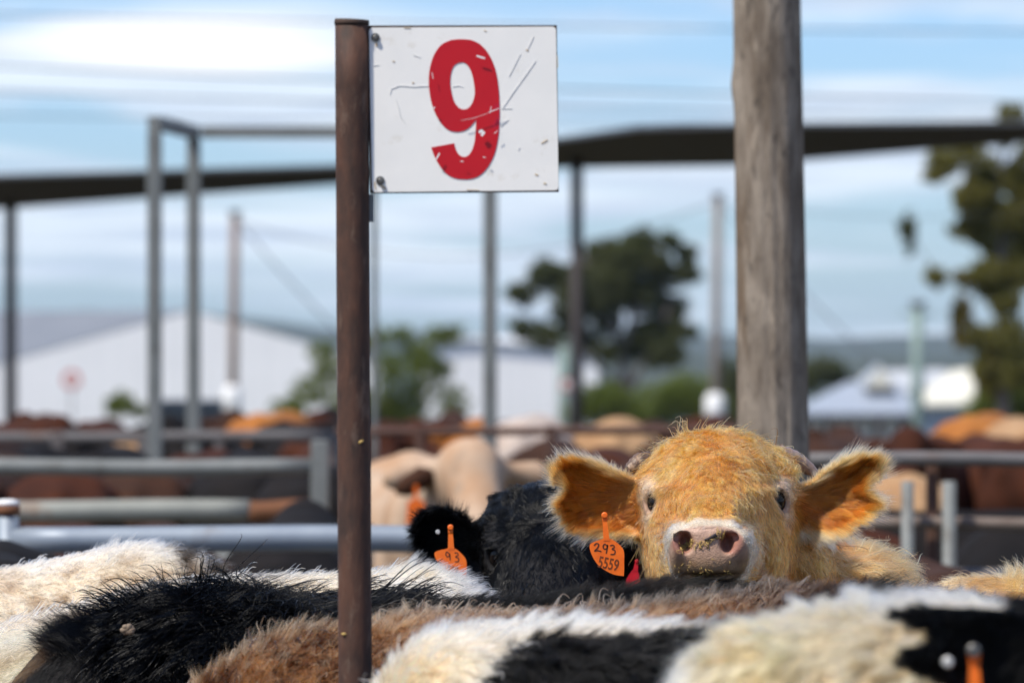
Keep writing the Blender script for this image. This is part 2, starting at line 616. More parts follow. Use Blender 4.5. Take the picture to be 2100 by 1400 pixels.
# ------------------------------------------------------------------ numpy noise
def _hash(ix, iy, iz, seed):
    h = (ix.astype(np.int64) * 73856093) ^ (iy.astype(np.int64) * 19349663) ^ (iz.astype(np.int64) * 83492791) ^ (seed * 2654435761)
    h = (h ^ (h >> 13)) * 1274126177
    h = h ^ (h >> 16)
    return (h & 0xFFFFFF).astype(np.float32) / 16777216.0


def vnoise(p, scale, seed=0):
    """value noise in 0..1"""
    q = np.asarray(p) * scale
    i = np.floor(q).astype(np.int64)
    f = q - i
    f = f * f * (3 - 2 * f)
    r = 0
    for dx in (0, 1):
        wx = f[:, 0] if dx else 1 - f[:, 0]
        for dy in (0, 1):
            wy = f[:, 1] if dy else 1 - f[:, 1]
            for dz in (0, 1):
                wz = f[:, 2] if dz else 1 - f[:, 2]
                r = r + wx * wy * wz * _hash(i[:, 0] + dx, i[:, 1] + dy, i[:, 2] + dz, seed)
    return r


def vnoise3(p, scale, seed=0):
    return np.stack([vnoise(p, scale, seed + k * 17) for k in range(3)], 1) * 2 - 1


def worley(p, cell, seed=0):
    """nearest jittered lattice point: position and hash"""
    q = np.asarray(p, np.float32) / cell
    i0 = np.floor(q).astype(np.int64)
    best = np.full(len(q), 9e9, np.float32)
    bp = np.zeros_like(q)
    bh = np.zeros(len(q), np.float32)
    for dx in (-1, 0, 1):
        for dy in (-1, 0, 1):
            for dz in (-1, 0, 1):
                ix, iy, iz = i0[:, 0] + dx, i0[:, 1] + dy, i0[:, 2] + dz
                c = np.stack([ix + _hash(ix, iy, iz, seed + 1), iy + _hash(ix, iy, iz, seed + 2), iz + _hash(ix, iy, iz, seed + 3)], 1)
                d = ((c - q) ** 2).sum(1)
                m = d < best
                best = np.where(m, d, best)
                bp[m] = c[m]
                bh[m] = _hash(ix, iy, iz, seed + 4)[m]
    return bp * cell, bh


def sst(a, b, x):
    t = np.clip((x - a) / (b - a), 0, 1)
    return t * t * (3 - 2 * t)


def nrm(v):
    return v / np.maximum(np.linalg.norm(v, axis=1, keepdims=True), 1e-9)


def lerp(a, b, t):
    t = np.asarray(t)
    if np.ndim(t) == 1:
        t = t[:, None]
    return np.asarray(a) * (1 - t) + np.asarray(b) * t


# ------------------------------------------------------------------ implicit surfaces
class Field:
    def __init__(s, xs, ys, zs):
        s.ax = [np.asarray(a, np.float32) for a in (xs, ys, zs)]
        s.f = np.full([len(a) for a in s.ax], 9.0, np.float32)

    def region(s, lo, hi):
        sl = []
        for a, l, h in zip(s.ax, lo, hi):
            i0 = max(int(np.searchsorted(a, l)) - 1, 0)
            i1 = min(int(np.searchsorted(a, h)) + 1, len(a))
            if i1 <= i0:
                return None
            sl.append(slice(i0, i1))
        g = [s.ax[0][sl[0]][:, None, None], s.ax[1][sl[1]][None, :, None], s.ax[2][sl[2]][None, None, :]]
        return tuple(sl), g

    def put(s, lo, hi, fn, k=0.02, op='u'):
        pad = k + 0.03
        r = s.region([v - pad for v in lo], [v + pad for v in hi])
        if r is None:
            return
        sl, g = r
        b = fn(*g).astype(np.float32)
        a = s.f[sl]
        if op == 'u':
            h = np.clip(0.5 + 0.5 * (a - b) / k, 0, 1)
            s.f[sl] = a * (1 - h) + b * h - k * h * (1 - h)
        else:                     # subtract b
            b = -b
            h = np.clip(0.5 - 0.5 * (a - b) / k, 0, 1)
            s.f[sl] = a * (1 - h) + b * h + k * h * (1 - h)

    def ell(s, c, r, k=0.02, op='u', R=None, n=2.0):
        c = [float(v) for v in c]
        m = max(r) if R is not None else None
        lo = [c[i] - (m or r[i]) for i in range(3)]
        hi = [c[i] + (m or r[i]) for i in range(3)]
        rm = min(r)

        def fn(x, y, z):
            x, y, z = x - c[0], y - c[1], z - c[2]
            if R is not None:
                x, y, z = (R[0][0] * x + R[0][1] * y + R[0][2] * z, R[1][0] * x + R[1][1] * y + R[1][2] * z, R[2][0] * x + R[2][1] * y + R[2][2] * z)
            if n == 2.0:
                k0 = np.sqrt((x / r[0]) ** 2 + (y / r[1]) ** 2 + (z / r[2]) ** 2)
                k1 = np.sqrt((x / r[0] ** 2) ** 2 + (y / r[1] ** 2) ** 2 + (z / r[2] ** 2) ** 2)
                return k0 * (k0 - 1) / np.maximum(k1, 1e-6)
            k0 = (np.abs(x / r[0]) ** n + np.abs(y / r[1]) ** n + np.abs(z / r[2]) ** n) ** (1 / n)
            return (k0 - 1) * rm
        s.put(lo, hi, fn, k, op)

    def cone(s, a, b, ra, rb, k=0.03, op='u'):
        a = [float(v) for v in a]
        b = [float(v) for v in b]
        m = max(ra, rb)
        lo = [min(a[i], b[i]) - m for i in range(3)]
        hi = [max(a[i], b[i]) + m for i in range(3)]
        d = [b[i] - a[i] for i in range(3)]
        L2 = sum(v * v for v in d)

        def fn(x, y, z):
            t = np.clip(((x - a[0]) * d[0] + (y - a[1]) * d[1] + (z - a[2]) * d[2]) / L2, 0, 1)
            return np.sqrt((x - a[0] - t * d[0]) ** 2 + (y - a[1] - t * d[1]) ** 2 + (z - a[2] - t * d[2]) ** 2) - (ra + (rb - ra) * t)
        s.put(lo, hi, fn, k, op)

    def mesh(s):
        return surface_nets(s.f, s.ax)


def surface_nets(f, ax):
    ins = f < 0
    nx, ny, nz = f.shape
    cnt = np.zeros((nx - 1, ny - 1, nz - 1), np.uint8)
    for dx in (0, 1):
        for dy in (0, 1):
            for dz in (0, 1):
                cnt += ins[dx:nx - 1 + dx, dy:ny - 1 + dy, dz:nz - 1 + dz]
    act = np.argwhere((cnt > 0) & (cnt < 8))
    idg = np.full(cnt.shape, -1, np.int32)
    i, j, k = act[:, 0], act[:, 1], act[:, 2]
    idg[i, j, k] = np.arange(len(act))
    corners = [(dx, dy, dz) for dx in (0, 1) for dy in (0, 1) for dz in (0, 1)]
    val = {c: f[i + c[0], j + c[1], k + c[2]] for c in corners}
    acc = np.zeros((len(act), 3), np.float32)
    num = np.zeros(len(act), np.float32)
    for a in corners:
        for axis in range(3):
            if a[axis] == 1:
                continue
            b = list(a)
            b[axis] = 1
            b = tuple(b)
            va, vb = val[a], val[b]
            m = (va < 0) != (vb < 0)
            t = np.where(m, va / np.where(m, va - vb, 1), 0)
            p = np.tile(np.array(a, np.float32), (len(act), 1))
            p[:, axis] = t
            acc += p * m[:, None]
            num += m
    loc = acc / num[:, None]
    V = np.empty((len(act), 3), np.float32)
    for d, idx in enumerate((i, j, k)):
        a = ax[d]
        V[:, d] = a[idx] + loc[:, d] * (a[idx + 1] - a[idx])
    F = []
    # x edges
    m = ins[:-1, 1:-1, 1:-1] != ins[1:, 1:-1, 1:-1]
    e = np.argwhere(m)
    I, J, Kk = e[:, 0], e[:, 1] + 1, e[:, 2] + 1
    q = np.stack([idg[I, J - 1, Kk - 1], idg[I, J, Kk - 1], idg[I, J, Kk], idg[I, J - 1, Kk]], 1)
    fl = ~ins[I, J, Kk]
    q[fl] = q[fl][:, ::-1]
    F.append(q)
    m = ins[1:-1, :-1, 1:-1] != ins[1:-1, 1:, 1:-1]
    e = np.argwhere(m)
    I, J, Kk = e[:, 0] + 1, e[:, 1], e[:, 2] + 1
    q = np.stack([idg[I - 1, J, Kk - 1], idg[I - 1, J, Kk], idg[I, J, Kk], idg[I, J, Kk - 1]], 1)
    fl = ~ins[I, J, Kk]
    q[fl] = q[fl][:, ::-1]
    F.append(q)
    m = ins[1:-1, 1:-1, :-1] != ins[1:-1, 1:-1, 1:]
    e = np.argwhere(m)
    I, J, Kk = e[:, 0] + 1, e[:, 1] + 1, e[:, 2]
    q = np.stack([idg[I - 1, J - 1, Kk], idg[I, J - 1, Kk], idg[I, J, Kk], idg[I - 1, J, Kk]], 1)
    fl = ~ins[I, J, Kk]
    q[fl] = q[fl][:, ::-1]
    F.append(q)
    F = np.concatenate(F)
    F = F[(F >= 0).all(1)]
    return V, F


def relax(V, F, it=2, lam=0.5):
    """laplacian smoothing over quad edges"""
    e = np.concatenate([F[:, [0, 1]], F[:, [1, 2]], F[:, [2, 3]], F[:, [3, 0]]])
    e = np.concatenate([e, e[:, ::-1]])
    n = len(V)
    deg = np.maximum(np.bincount(e[:, 0], minlength=n), 1)
    for _ in range(it):
        A = np.stack([np.bincount(e[:, 0], weights=V[e[:, 1], d], minlength=n) for d in range(3)], 1) / deg[:, None]
        V = V + lam * (A - V)
    return V.astype(np.float32)


def vnormals(V, F):
    a, b, c, d = (V[F[:, k]] for k in range(4))
    fn = np.cross(c - a, d - b)
    n = np.stack([np.bincount(F.ravel(), weights=np.repeat(fn[:, k], 4), minlength=len(V)) for k in range(3)], 1)
    return nrm(n)


def poly_sdf(px, pz, poly):
    """signed distance to a closed polygon (arrays broadcast)"""
    px, pz = np.broadcast_arrays(px, pz)
    d = np.full(px.shape, 9e9, np.float32)
    sgn = np.ones(px.shape, np.float32)
    n = len(poly)
    j = n - 1
    for i in range(n):
        xi, zi = poly[i]
        xj, zj = poly[j]
        ex, ez = xj - xi, zj - zi
        wx, wz = px - xi, pz - zi
        t = np.clip((wx * ex + wz * ez) / max(ex * ex + ez * ez, 1e-12), 0, 1)
        d = np.minimum(d, (wx - ex * t) ** 2 + (wz - ez * t) ** 2)
        c1 = pz >= zi
        c2 = pz < zj
        c3 = ex * wz > ez * wx
        flip = (c1 & c2 & c3) | (~c1 & ~c2 & ~c3)
        sgn = np.where(flip, -sgn, sgn)
        j = i
    return sgn * np.sqrt(d)


# ------------------------------------------------------------------ hair
def sample_surface(V, F, Nn, n, dens):
    """n points by area * density (dens per vertex)"""
    T = np.concatenate([F[:, [0, 1, 2]], F[:, [0, 2, 3]]])
    a, b, c = V[T[:, 0]], V[T[:, 1]], V[T[:, 2]]
    ar = 0.5 * np.linalg.norm(np.cross(b - a, c - a), axis=1) * dens[T].mean(1)
    keep = ar > 0
    T, ar = T[keep], ar[keep]
    cs = np.cumsum(ar)
    t = np.searchsorted(cs, RNG.random(n) * cs[-1])
    t = np.minimum(t, len(T) - 1)
    u, v = RNG.random(n), RNG.random(n)
    fl = u + v > 1
    u[fl], v[fl] = 1 - u[fl], 1 - v[fl]
    T = T[t]
    wgt = np.stack([1 - u - v, u, v], 1)[:, :, None]
    p = (V[T] * wgt).sum(1)
    nn = nrm((Nn[T] * wgt).sum(1))
    return p.astype(np.float32), nn.astype(np.float32)


def fur(parent, mesh, n, dens, length, flow, lift, color, rad=0.0002, clump=(0.012, 0.5), frizz=0.25, curl=(0.0, 1.0, 0.0), droop=0.0, pts=6, mat='hair', seed=1, name='fur', curve=0.5, cvar=0.5, svar=0.32):
    """strands as a hair curves object; every *fn* takes (P, N)"""
    V, F, Nn = mesh
    p, nn = sample_surface(V, F, Nn, n, dens)
    T = flow(p, nn)
    T = nrm(T - (T * nn).sum(1, keepdims=True) * nn)
    L = length(p, nn) * (0.75 + 0.5 * RNG.random(n))
    lf = np.clip(lift(p, nn) * (0.75 + 0.5 * RNG.random(n)), 0, 1)
    low = vnoise3(p, 45.0, seed) * 0.55 + vnoise3(p, 14.0, seed + 5) * 0.6
    cc, ch = worley(p, clump[0], seed + 50)
    L = L * (.72 + .56 * ch)
    hv = np.stack([np.sin(ch * 97.1), np.sin(ch * 211.7 + 1), np.sin(ch * 313.3 + 2)], 1)
    d0 = nrm(nn * lf[:, None] + T * (1 - lf[:, None]) + low * frizz + hv * frizz * 0.6 + RNG.normal(0, 0.07, (n, 3)))
    # never start into the skin
    dn = (d0 * nn).sum(1)
    d0 = nrm(d0 + nn * np.maximum(0.10 - dn, 0)[:, None])
    d1 = nrm(T + nn * (lf * 0.35)[:, None] + low * frizz * 0.8 + hv * frizz * 0.5)
    to_c = cc - p
    to_c = to_c - (to_c * nn).sum(1, keepdims=True) * nn
    side = nrm(np.cross(d0, nn) + 1e-4)
    amp, freq, coh = curl
    ph = (ch * 6.283 + RNG.normal(0, 0.35, n)) if coh == 0 else (2 * np.pi * ((p * T).sum(1) / coh + 0.35 * vnoise(p, 25.0, seed + 8)))
    out = np.empty((n, pts, 3), np.float32)
    if coh:
        freq = L / coh
    for i in range(pts):
        t = i / (pts - 1)
        q = p + L[:, None] * (t * d0 * (1 - curve * t) + (curve * t * t) * d1)
        q = q + to_c * (clump[1] * t ** 1.3)
        if amp:
            a = amp * (L / 0.03) * (0.5 + ch)
            if coh:
                a = amp / max(t, .2)
            w1 = a * t * np.sin(ph + freq * t * 6.283)
            w2 = a * t * 0.6 * np.cos(ph * 1.3 + freq * t * 6.283) if not coh else a * t * 1.1 * np.cos(ph + freq * t * 6.283)
            q = q + side * w1[:, None] + nn * w2[:, None]
        if droop:
            q[:, 2] -= droop * (L * t * t)
        out[:, i] = q
    # keep strands outside the skin they grow from
    rel = ((out - p[:, None]) * nn[:, None]).sum(2)
    fix = np.maximum(0.0006 - rel, 0)
    fix[:, 0] = 0
    out += fix[:, :, None] * nn[:, None]
    c = color(p, nn)
    c = np.clip(c * (1 - .5 * svar + svar * RNG.random((n, 1))) * (1 - .5 * cvar + cvar * ch[:, None]), 0.001, 0.93)
    # strand colour: darker pigment than the coat reads as, because light passes through single hairs
    c = c ** (1.45 + 1.4 * np.clip(1 - c.mean(1, keepdims=True) / .12, 0, 1))
    org = np.array(parent.location, np.float32)
    out -= org
    hc = bpy.data.hair_curves.new(name)
    hc.add_curves([pts] * n)
    hc.attributes['position'].data.foreach_set('vector', out.ravel()) if 'position' in hc.attributes else hc.points.foreach_set('position', out.ravel())
    ra = hc.attributes.get('radius') or hc.attributes.new('radius', 'FLOAT', 'POINT')
    taper = np.array([1.0 - 0.75 * (i / (pts - 1)) ** 1.6 for i in range(pts)], np.float32)
    rr = (rad * (0.75 + 0.5 * RNG.random(n))).astype(np.float32)
    ra.data.foreach_set('value', (rr[:, None] * taper[None]).ravel())
    ca = hc.attributes.new('col', 'FLOAT_COLOR', 'CURVE')
    ca.data.foreach_set('color', np.concatenate([c, np.ones((n, 1))], 1).astype(np.float32).ravel())
    hc.materials.append(M[mat])
    o = bpy.data.objects.new(name, hc)
    COL.objects.link(o)
    o.parent = parent
    return o


def visible(V, Nn, margin=120, back=-0.55):
    """where hair is worth growing: what the photograph's viewpoint, or one a step beside it, can see"""
    px, py = proj(V)
    d = nrm(np.array([0, 0, CAM_Z]) - V)
    f = (d * Nn).sum(1)
    return ((px > -margin) & (px < 2100 + margin) & (py < 1400 + margin) & (f > back)).astype(np.float32)


def animal_mesh(name, V, F, base, coat, bare=None, mat='hide'):
    me = mesh_np(name, V - np.array(base, np.float32), F)
    a = me.attributes.new('coat', 'FLOAT_COLOR', 'POINT')
    a.data.foreach_set('color', np.concatenate([coat, np.ones((len(V), 1))], 1).astype(np.float32).ravel())
    b = me.attributes.new('bare', 'FLOAT', 'POINT')
    b.data.foreach_set('value', (np.zeros(len(V)) if bare is None else bare).astype(np.float32))
    o = link(name, me, M[mat])
    o.location = base
    return o


def axis(segs):
    """rectilinear axis from (start, end, step) pieces"""
    out = []
    for a, b, h in segs:
        n = max(int(round((b - a) / h)), 1)
        out.append(np.linspace(a, b, n, endpoint=False))
    out.append([segs[-1][1]])
    return np.concatenate(out)

# ------------------------------------------------------------------ the ground and the far country
def terrain_z(x, y):
    xs = [-400, 55, 110, 250, 380, 600, 1500, 2600, 9000]
    zs = [0, 0, -0.6, -4.6, -7.5, -16, -42, -62, -66]
    return np.interp(y, xs, zs)


def grid_sheet(name, xs, ys, zf, mat):
    X, Y = np.meshgrid(xs, ys, indexing='ij')
    V = np.stack([X, Y, zf(X, Y)], 2).reshape(-1, 3)
    ny = len(ys)
    i, j = np.meshgrid(np.arange(len(xs) - 1), np.arange(ny - 1), indexing='ij')
    a = (i * ny + j).ravel()
    F = np.stack([a, a + ny, a + ny + 1, a + 1], 1)
    return link(name, mesh_np(name, V, F), mat)


gx = axis([(-3000, -60, 140), (-60, 60, 3), (60, 3000, 140)])
gy = axis([(-300, -10, 20), (-10, 120, 2), (120, 700, 15), (700, 8800, 150)])


def ground_z(X, Y):
    p = np.stack([X.ravel(), Y.ravel(), np.zeros(X.size)], 1)
    b = (vnoise(p, 0.7, 3) - 0.5) * 0.05 + (vnoise(p, 0.03, 4) - 0.5) * np.clip((p[:, 1] - 60) / 100, 0, 1) * 1.2
    return terrain_z(X, Y) + b.reshape(X.shape)


tag(grid_sheet('ground', gx, gy, ground_z, M['ground']), kind='structure')


def ridge(name, D, depth, prof, floor, seed):
    """a range of hills: crest follows prof (photo pixel -> height in pixels above the level line) at distance D"""
    xs = np.linspace(-2600, 2600, 180)
    ys = np.linspace(D - depth, D + depth, 24)
    px = 1050 + xs / (K * D)
    hz = np.interp(px, [q[0] for q in prof], [q[1] for q in prof])
    crest = CAM_Z + hz * K * D
    p = np.stack([xs * 0.01, np.zeros_like(xs), np.zeros_like(xs)], 1)
    crest = crest + (vnoise(p, 1.0, seed) - 0.5) * 9 + (vnoise(p, 4.0, seed + 1) - 0.5) * 4

    def zf(X, Y):
        t = np.clip(1 - ((Y - D) / depth) ** 2, 0, 1)
        c = np.interp(X, xs, crest)
        q = np.stack([X.ravel() * 0.012, Y.ravel() * 0.012, np.zeros(X.size)], 1)
        return floor + (c - floor) * t ** 1.2 + ((vnoise(q, 1.0, seed + 2) - 0.5) * 10).reshape(X.shape) * t * (1 - t)
    return tag(grid_sheet(name, xs, ys, zf, M['hills']), kind='structure')


ridge('far_hills', 6800, 900, [(-4000, 30), (0, 60), (480, 50), (560, 42), (690, 24), (780, 18), (1000, 12), (1500, 10), (2100, 6), (6000, 20)], -67, 11)
ridge('middle_hills', 3300, 700, [(-3000, -20), (600, -16), (1000, -22), (1600, -26), (2100, -20), (5000, -30)], -64, 23)


# ------------------------------------------------------------------ far buildings, beyond the yards
def zg(y):
    return float(terrain_z(0, y))


def shed_white():
    D = 330.0
    base = P(392, 700, D)
    gz = zg(D)
    root = empty('shed', (base[0], D, gz))
    tag(root, 'large white gable ended shed with a grey roof at the far left', 'shed')

    def X(px):
        return (px - 392) * K * D

    def Z(py):
        return CAM_Z + (700 - py) * K * D - gz
    apex, eL, eR = (X(392), Z(638)), (X(40) - 4, Z(733) - 1.2), (X(745) + 1, Z(732) - .4)
    nrib = 46
    mb = MB()
    # ribbed gable wall: vertical sheets with a shallow step between neighbours
    for i in range(nrib):
        x0 = eL[0] + (eR[0] - eL[0]) * i / nrib
        x1 = eL[0] + (eR[0] - eL[0]) * (i + 1) / nrib

        def top(x):
            return np.interp(x, [eL[0], apex[0], eR[0]], [eL[1], apex[1], eR[1]])
        y0 = -0.012 if i % 2 else 0.0
        mb.prism([(x0, -1.0), (x1, -1.0), (x1, top(x1)), (x0, top(x0))], y0, 0.3)
    mb.build('gable_wall', M['shed_wall'], root)
    # roof: the ridge runs back and to the left
    sx, sy = -38.0, 46.0
    mb = MB()
    for a, b in ((eL, apex), (apex, eR)):
        t = 0.06
        q = [(a[0], 0.02, a[1] + 0.02), (b[0], 0.02, b[1] + 0.02), (b[0] + sx, sy, b[1] + 0.02), (a[0] + sx, sy, a[1] + 0.02)]
        vs = q + [(x, y, z + t) for x, y, z in q]
        mb.add(vs, [(3, 2, 1, 0), (4, 5, 6, 7), (0, 1, 5, 4), (1, 2, 6, 5), (2, 3, 7, 6), (3, 0, 4, 7)])
    mb.build('roof', M['shed_roof'], root)
    mb = MB()
    for e in (eL, eR):
        q = [(e[0], 0.3, -1.0), (e[0] + sx, sy, -1.0)]
        mb.add([q[0], q[1], (q[1][0], q[1][1], e[1]), (q[0][0], q[0][1], e[1]), (q[0][0] + .2, q[0][1], -1.0), (q[1][0] + .2, q[1][1], -1.0), (q[1][0] + .2, q[1][1], e[1]), (q[0][0] + .2, q[0][1], e[1])],
               [(0, 1, 2, 3), (7, 6, 5, 4), (0, 3, 7, 4), (1, 5, 6, 2), (3, 2, 6, 7), (0, 4, 5, 1)])
    mb.build('side_wall', M['shed_wall'], root)


shed_white()


def shed_low():
    D = 345.0
    c = P(1060, 700, D)
    gz = zg(D)
    root = empty('shed', (c[0], D, gz))
    tag(root, 'low white shed behind the thin galvanised post, beside the big gum tree', 'shed')

    def X(px):
        return (px - 1060) * K * D

    def Z(py):
        return CAM_Z + (700 - py) * K * D - gz
    mb = MB()
    n = 26
    xs = np.linspace(X(870), X(1225), n + 1)
    for i in range(n):
        z0, z1 = (np.interp(x, [X(870), X(960), X(1225)], [Z(706), Z(698), Z(722)]) for x in xs[i:i + 2])
        mb.prism([(xs[i], -1), (xs[i + 1], -1), (xs[i + 1], z1), (xs[i], z0)], -0.04 if i % 2 else 0, 0.3)
    mb.build('wall', M['shed_wall'], root)
    mb = MB()
    for a, b in (((X(866), Z(705)), (X(960), Z(697))), ((X(960), Z(697)), (X(1229), Z(721)))):
        q = [(a[0], -0.4, a[1]), (b[0], -0.4, b[1]), (b[0] + 4, 22, b[1] + .1), (a[0] + 4, 22, a[1] + .1)]
        vs = q + [(x, y, z + .16) for x, y, z in q]
        mb.add(vs, [(3, 2, 1, 0), (4, 5, 6, 7), (0, 1, 5, 4), (1, 2, 6, 5), (2, 3, 7, 6), (3, 0, 4, 7)])
    mb.build('roof', M['shed_wall'], root)
    mb = MB()
    mb.box((X(1225) - .02, 0.3, -1), (X(1225) + .15, 22, Z(724)))
    mb.box((X(870) - .15, 0.3, -1), (X(870) + .02, 22, Z(708)))
    mb.build('side_wall', M['shed_wall'], root)


shed_low()


def house():
    D = 380.0
    gz = zg(D)
    c = P(1770, 700, D)
    root = empty('house', (c[0], D, gz))
    tag(root, 'low house with a grey blue hip roof and cream gable beyond the pole', 'house')

    def X(px):
        return (px - 1770) * K * D

    def Z(py):
        return CAM_Z + (700 - py) * K * D - gz
    mb = MB()
    x0, x1, ze, zr = X(1640), X(1885), Z(845), Z(783)
    dpt = 9.0
    A = [(x0, -1, ze), (x1, -1, ze), (x1, dpt, ze), (x0, dpt, ze), (X(1745), 3.6, zr), (X(1850), 3.6, zr)]
    A += [(x, y, z - .2) for x, y, z in A[:4]]
    mb.add(A, [(0, 1, 5, 4), (1, 2, 5), (2, 3, 4, 5), (3, 0, 4), (6, 7, 1, 0), (7, 8, 2, 1), (8, 9, 3, 2), (9, 6, 0, 3), (9, 8, 7, 6)])
    mb.build('roof', M['house_roof'], root)
    mb = MB()
    mb.box((x0 + .5, 0, -1), (x1 - .5, dpt - 1, ze - .22))
    mb.build('wall', M['timber_dark'], root)
    for px in (1675, 1728, 1775, 1828):
        mb = MB()
        mb.box((X(px - 17), -.08, Z(902)), (X(px + 17), -.01, Z(858)))
        p = mb.build('wall_panel', M['cream'], root)
        mb = MB()
        mb.box((X(px - 5), -.12, Z(888)), (X(px + 5), -.085, Z(868)))
        mb.build('window', M['glass'], p)
    for px in (1648, 1702, 1752, 1802, 1872):
        mb = MB()
        mb.box((X(px) - .06, -.9, -1), (X(px) + .06, -.78, ze - .21))
        mb.build('veranda_post', M['timber'], root)
    mb = MB()
    mb.prism([(X(1776), Z(794)), (X(1836), Z(794)), (X(1806), Z(750))], 1.0, 1.3)
    g = mb.build('gable', M['cream'], root)
    mb = MB()
    for a, b in (((X(1774), Z(796)), (X(1806), Z(749))), ((X(1806), Z(749)), (X(1838), Z(796)))):
        q = [(a[0], 1.3, a[1]), (b[0], 1.3, b[1]), (b[0], 6, b[1]), (a[0], 6, a[1])]
        mb.add(q + [(x, y, z + .12) for x, y, z in q], [(3, 2, 1, 0), (4, 5, 6, 7), (0, 1, 5, 4), (1, 2, 6, 5), (2, 3, 7, 6), (3, 0, 4, 7)])
    mb.build('gable_roof', M['house_roof'], g)
    # the neighbour with a pale roof that catches the sun
    D2 = 420.0
    g2 = zg(D2)
    c2 = P(1950, 700, D2)
    r2 = empty('house', (c2[0], D2, g2))
    tag(r2, 'house with a pale cream roof in sun, right of the grey roofed house', 'house')

    def X2(px):
        return (px - 1950) * K * D2

    def Z2(py):
        return CAM_Z + (700 - py) * K * D2 - g2
    mb = MB()
    q = [(X2(1872), -1, Z2(826)), (X2(1996), -1, Z2(824)), (X2(2012), 6.5, Z2(756)), (X2(1968), 6.5, Z2(760)), (X2(2040), 14, Z2(820)), (X2(1890), 14, Z2(826))]
    q += [(x, y, z - .25) for x, y, z in q]
    mb.add(q, [(0, 1, 2, 3), (3, 2, 4, 5), (6, 9, 8, 7), (9, 11, 10, 8), (0, 6, 7, 1), (1, 7, 8, 2), (2, 8, 10, 4), (0, 3, 9, 6), (3, 5, 11, 9), (4, 10, 11, 5)])
    mb.build('roof', M['cream'], r2)
    mb = MB()
    mb.box((X2(1878), -.2, -1), (X2(1985), 13, Z2(832)))
    mb.build('wall', M['house_roof'], r2)


def far_house():
    D = 520.0
    gz = zg(D)
    c = P(1850, 700, D)
    root = empty('house', (c[0], D, gz))
    tag(root, 'wide low house with a pale grey roof, farthest back between the two nearer houses', 'house')

    def X(px):
        return (px - 1850) * K * D

    def Z(py):
        return CAM_Z + (700 - py) * K * D - gz
    q = [(X(1745), -1, Z(800)), (X(1990), -1, Z(796)), (X(1945), 5, Z(757)), (X(1790), 5, Z(760)), (X(1990), 11, Z(796)), (X(1745), 11, Z(800))]
    q += [(x, y, z - .2) for x, y, z in q]
    mb = MB()
    mb.add(q, [(0, 1, 2, 3), (3, 2, 4, 5), (1, 4, 2), (0, 3, 5), (6, 7, 1, 0), (7, 10, 4, 1), (10, 11, 5, 4), (11, 6, 0, 5), (6, 11, 10, 7)])
    mb.build('roof', pm('pale_grey_roof', (0.40, 0.42, 0.44), (0.45, 0.47, 0.49), scale=0.5, rough=0.6), root)
    mb = MB()
    mb.box((X(1755), 0, -1), (X(1980), 10, Z(801)))
    mb.build('wall', M['cream'], root)


house()
far_house()


# ------------------------------------------------------------------ trees and shrubs
def leaf_cloud(name, blobs, D, n, leaf, mat, parent, depth=0.8, hang=0.0):
    """leaf-sized faces through the crown's volume; blobs: (photo x, photo y, radius) at distance D"""
    rad = np.array([b[2] for b in blobs], float)
    hgt = np.array([(b[3] if len(b) > 3 else b[2] * 0.8) for b in blobs], float)
    wgt = rad * hgt
    k = RNG.choice(len(blobs), n, p=wgt / wgt.sum())
    d = nrm(RNG.normal(size=(n, 3)))
    r = RNG.random(n) ** 0.45
    C = np.array([P(b[0], b[1], D) for b in blobs])[k]
    C[:, 1] += (RNG.random(len(blobs))[k] - 0.5) * rad[k] * K * D * 1.6
    s = K * D
    off = d * r[:, None] * np.stack([rad[k] * s, rad[k] * s * depth, hgt[k] * s], 1)
    c = C + off + vnoise3(C + off, 1.2 / (20 * s), 5) * 12 * s
    a = nrm(RNG.normal(size=(n, 3)) + np.array([0, 0, -hang]))
    b = nrm(np.cross(a, RNG.normal(size=(n, 3))))
    ln = leaf * (0.6 + 0.8 * RNG.random(n))[:, None]
    V = np.stack([c - a * ln, c + b * ln * 0.4, c + a * ln, c - b * ln * 0.4], 1).reshape(-1, 3)
    F = np.arange(4 * n).reshape(-1, 4)
    V = V - np.array(parent.location)
    return link(name, mesh_np(name, V, F, False), mat, parent)


def branchy(parent, D, paths, mat=None, name='trunk'):
    mb = MB()
    loc = Vector(parent.location)
    for pts in paths:
        mb.tube([Vector(P(x, y, D)) - loc for x, y, r in pts], [r * K * D for x, y, r in pts], 8)
    return mb.build(name, mat or M['bark'], parent)


def tree_root(name, px, D, label, cat, group=None):
    b = P(px, 700, D)
    r = empty(name, (b[0], D, zg(D)))
    return tag(r, label, cat, group)


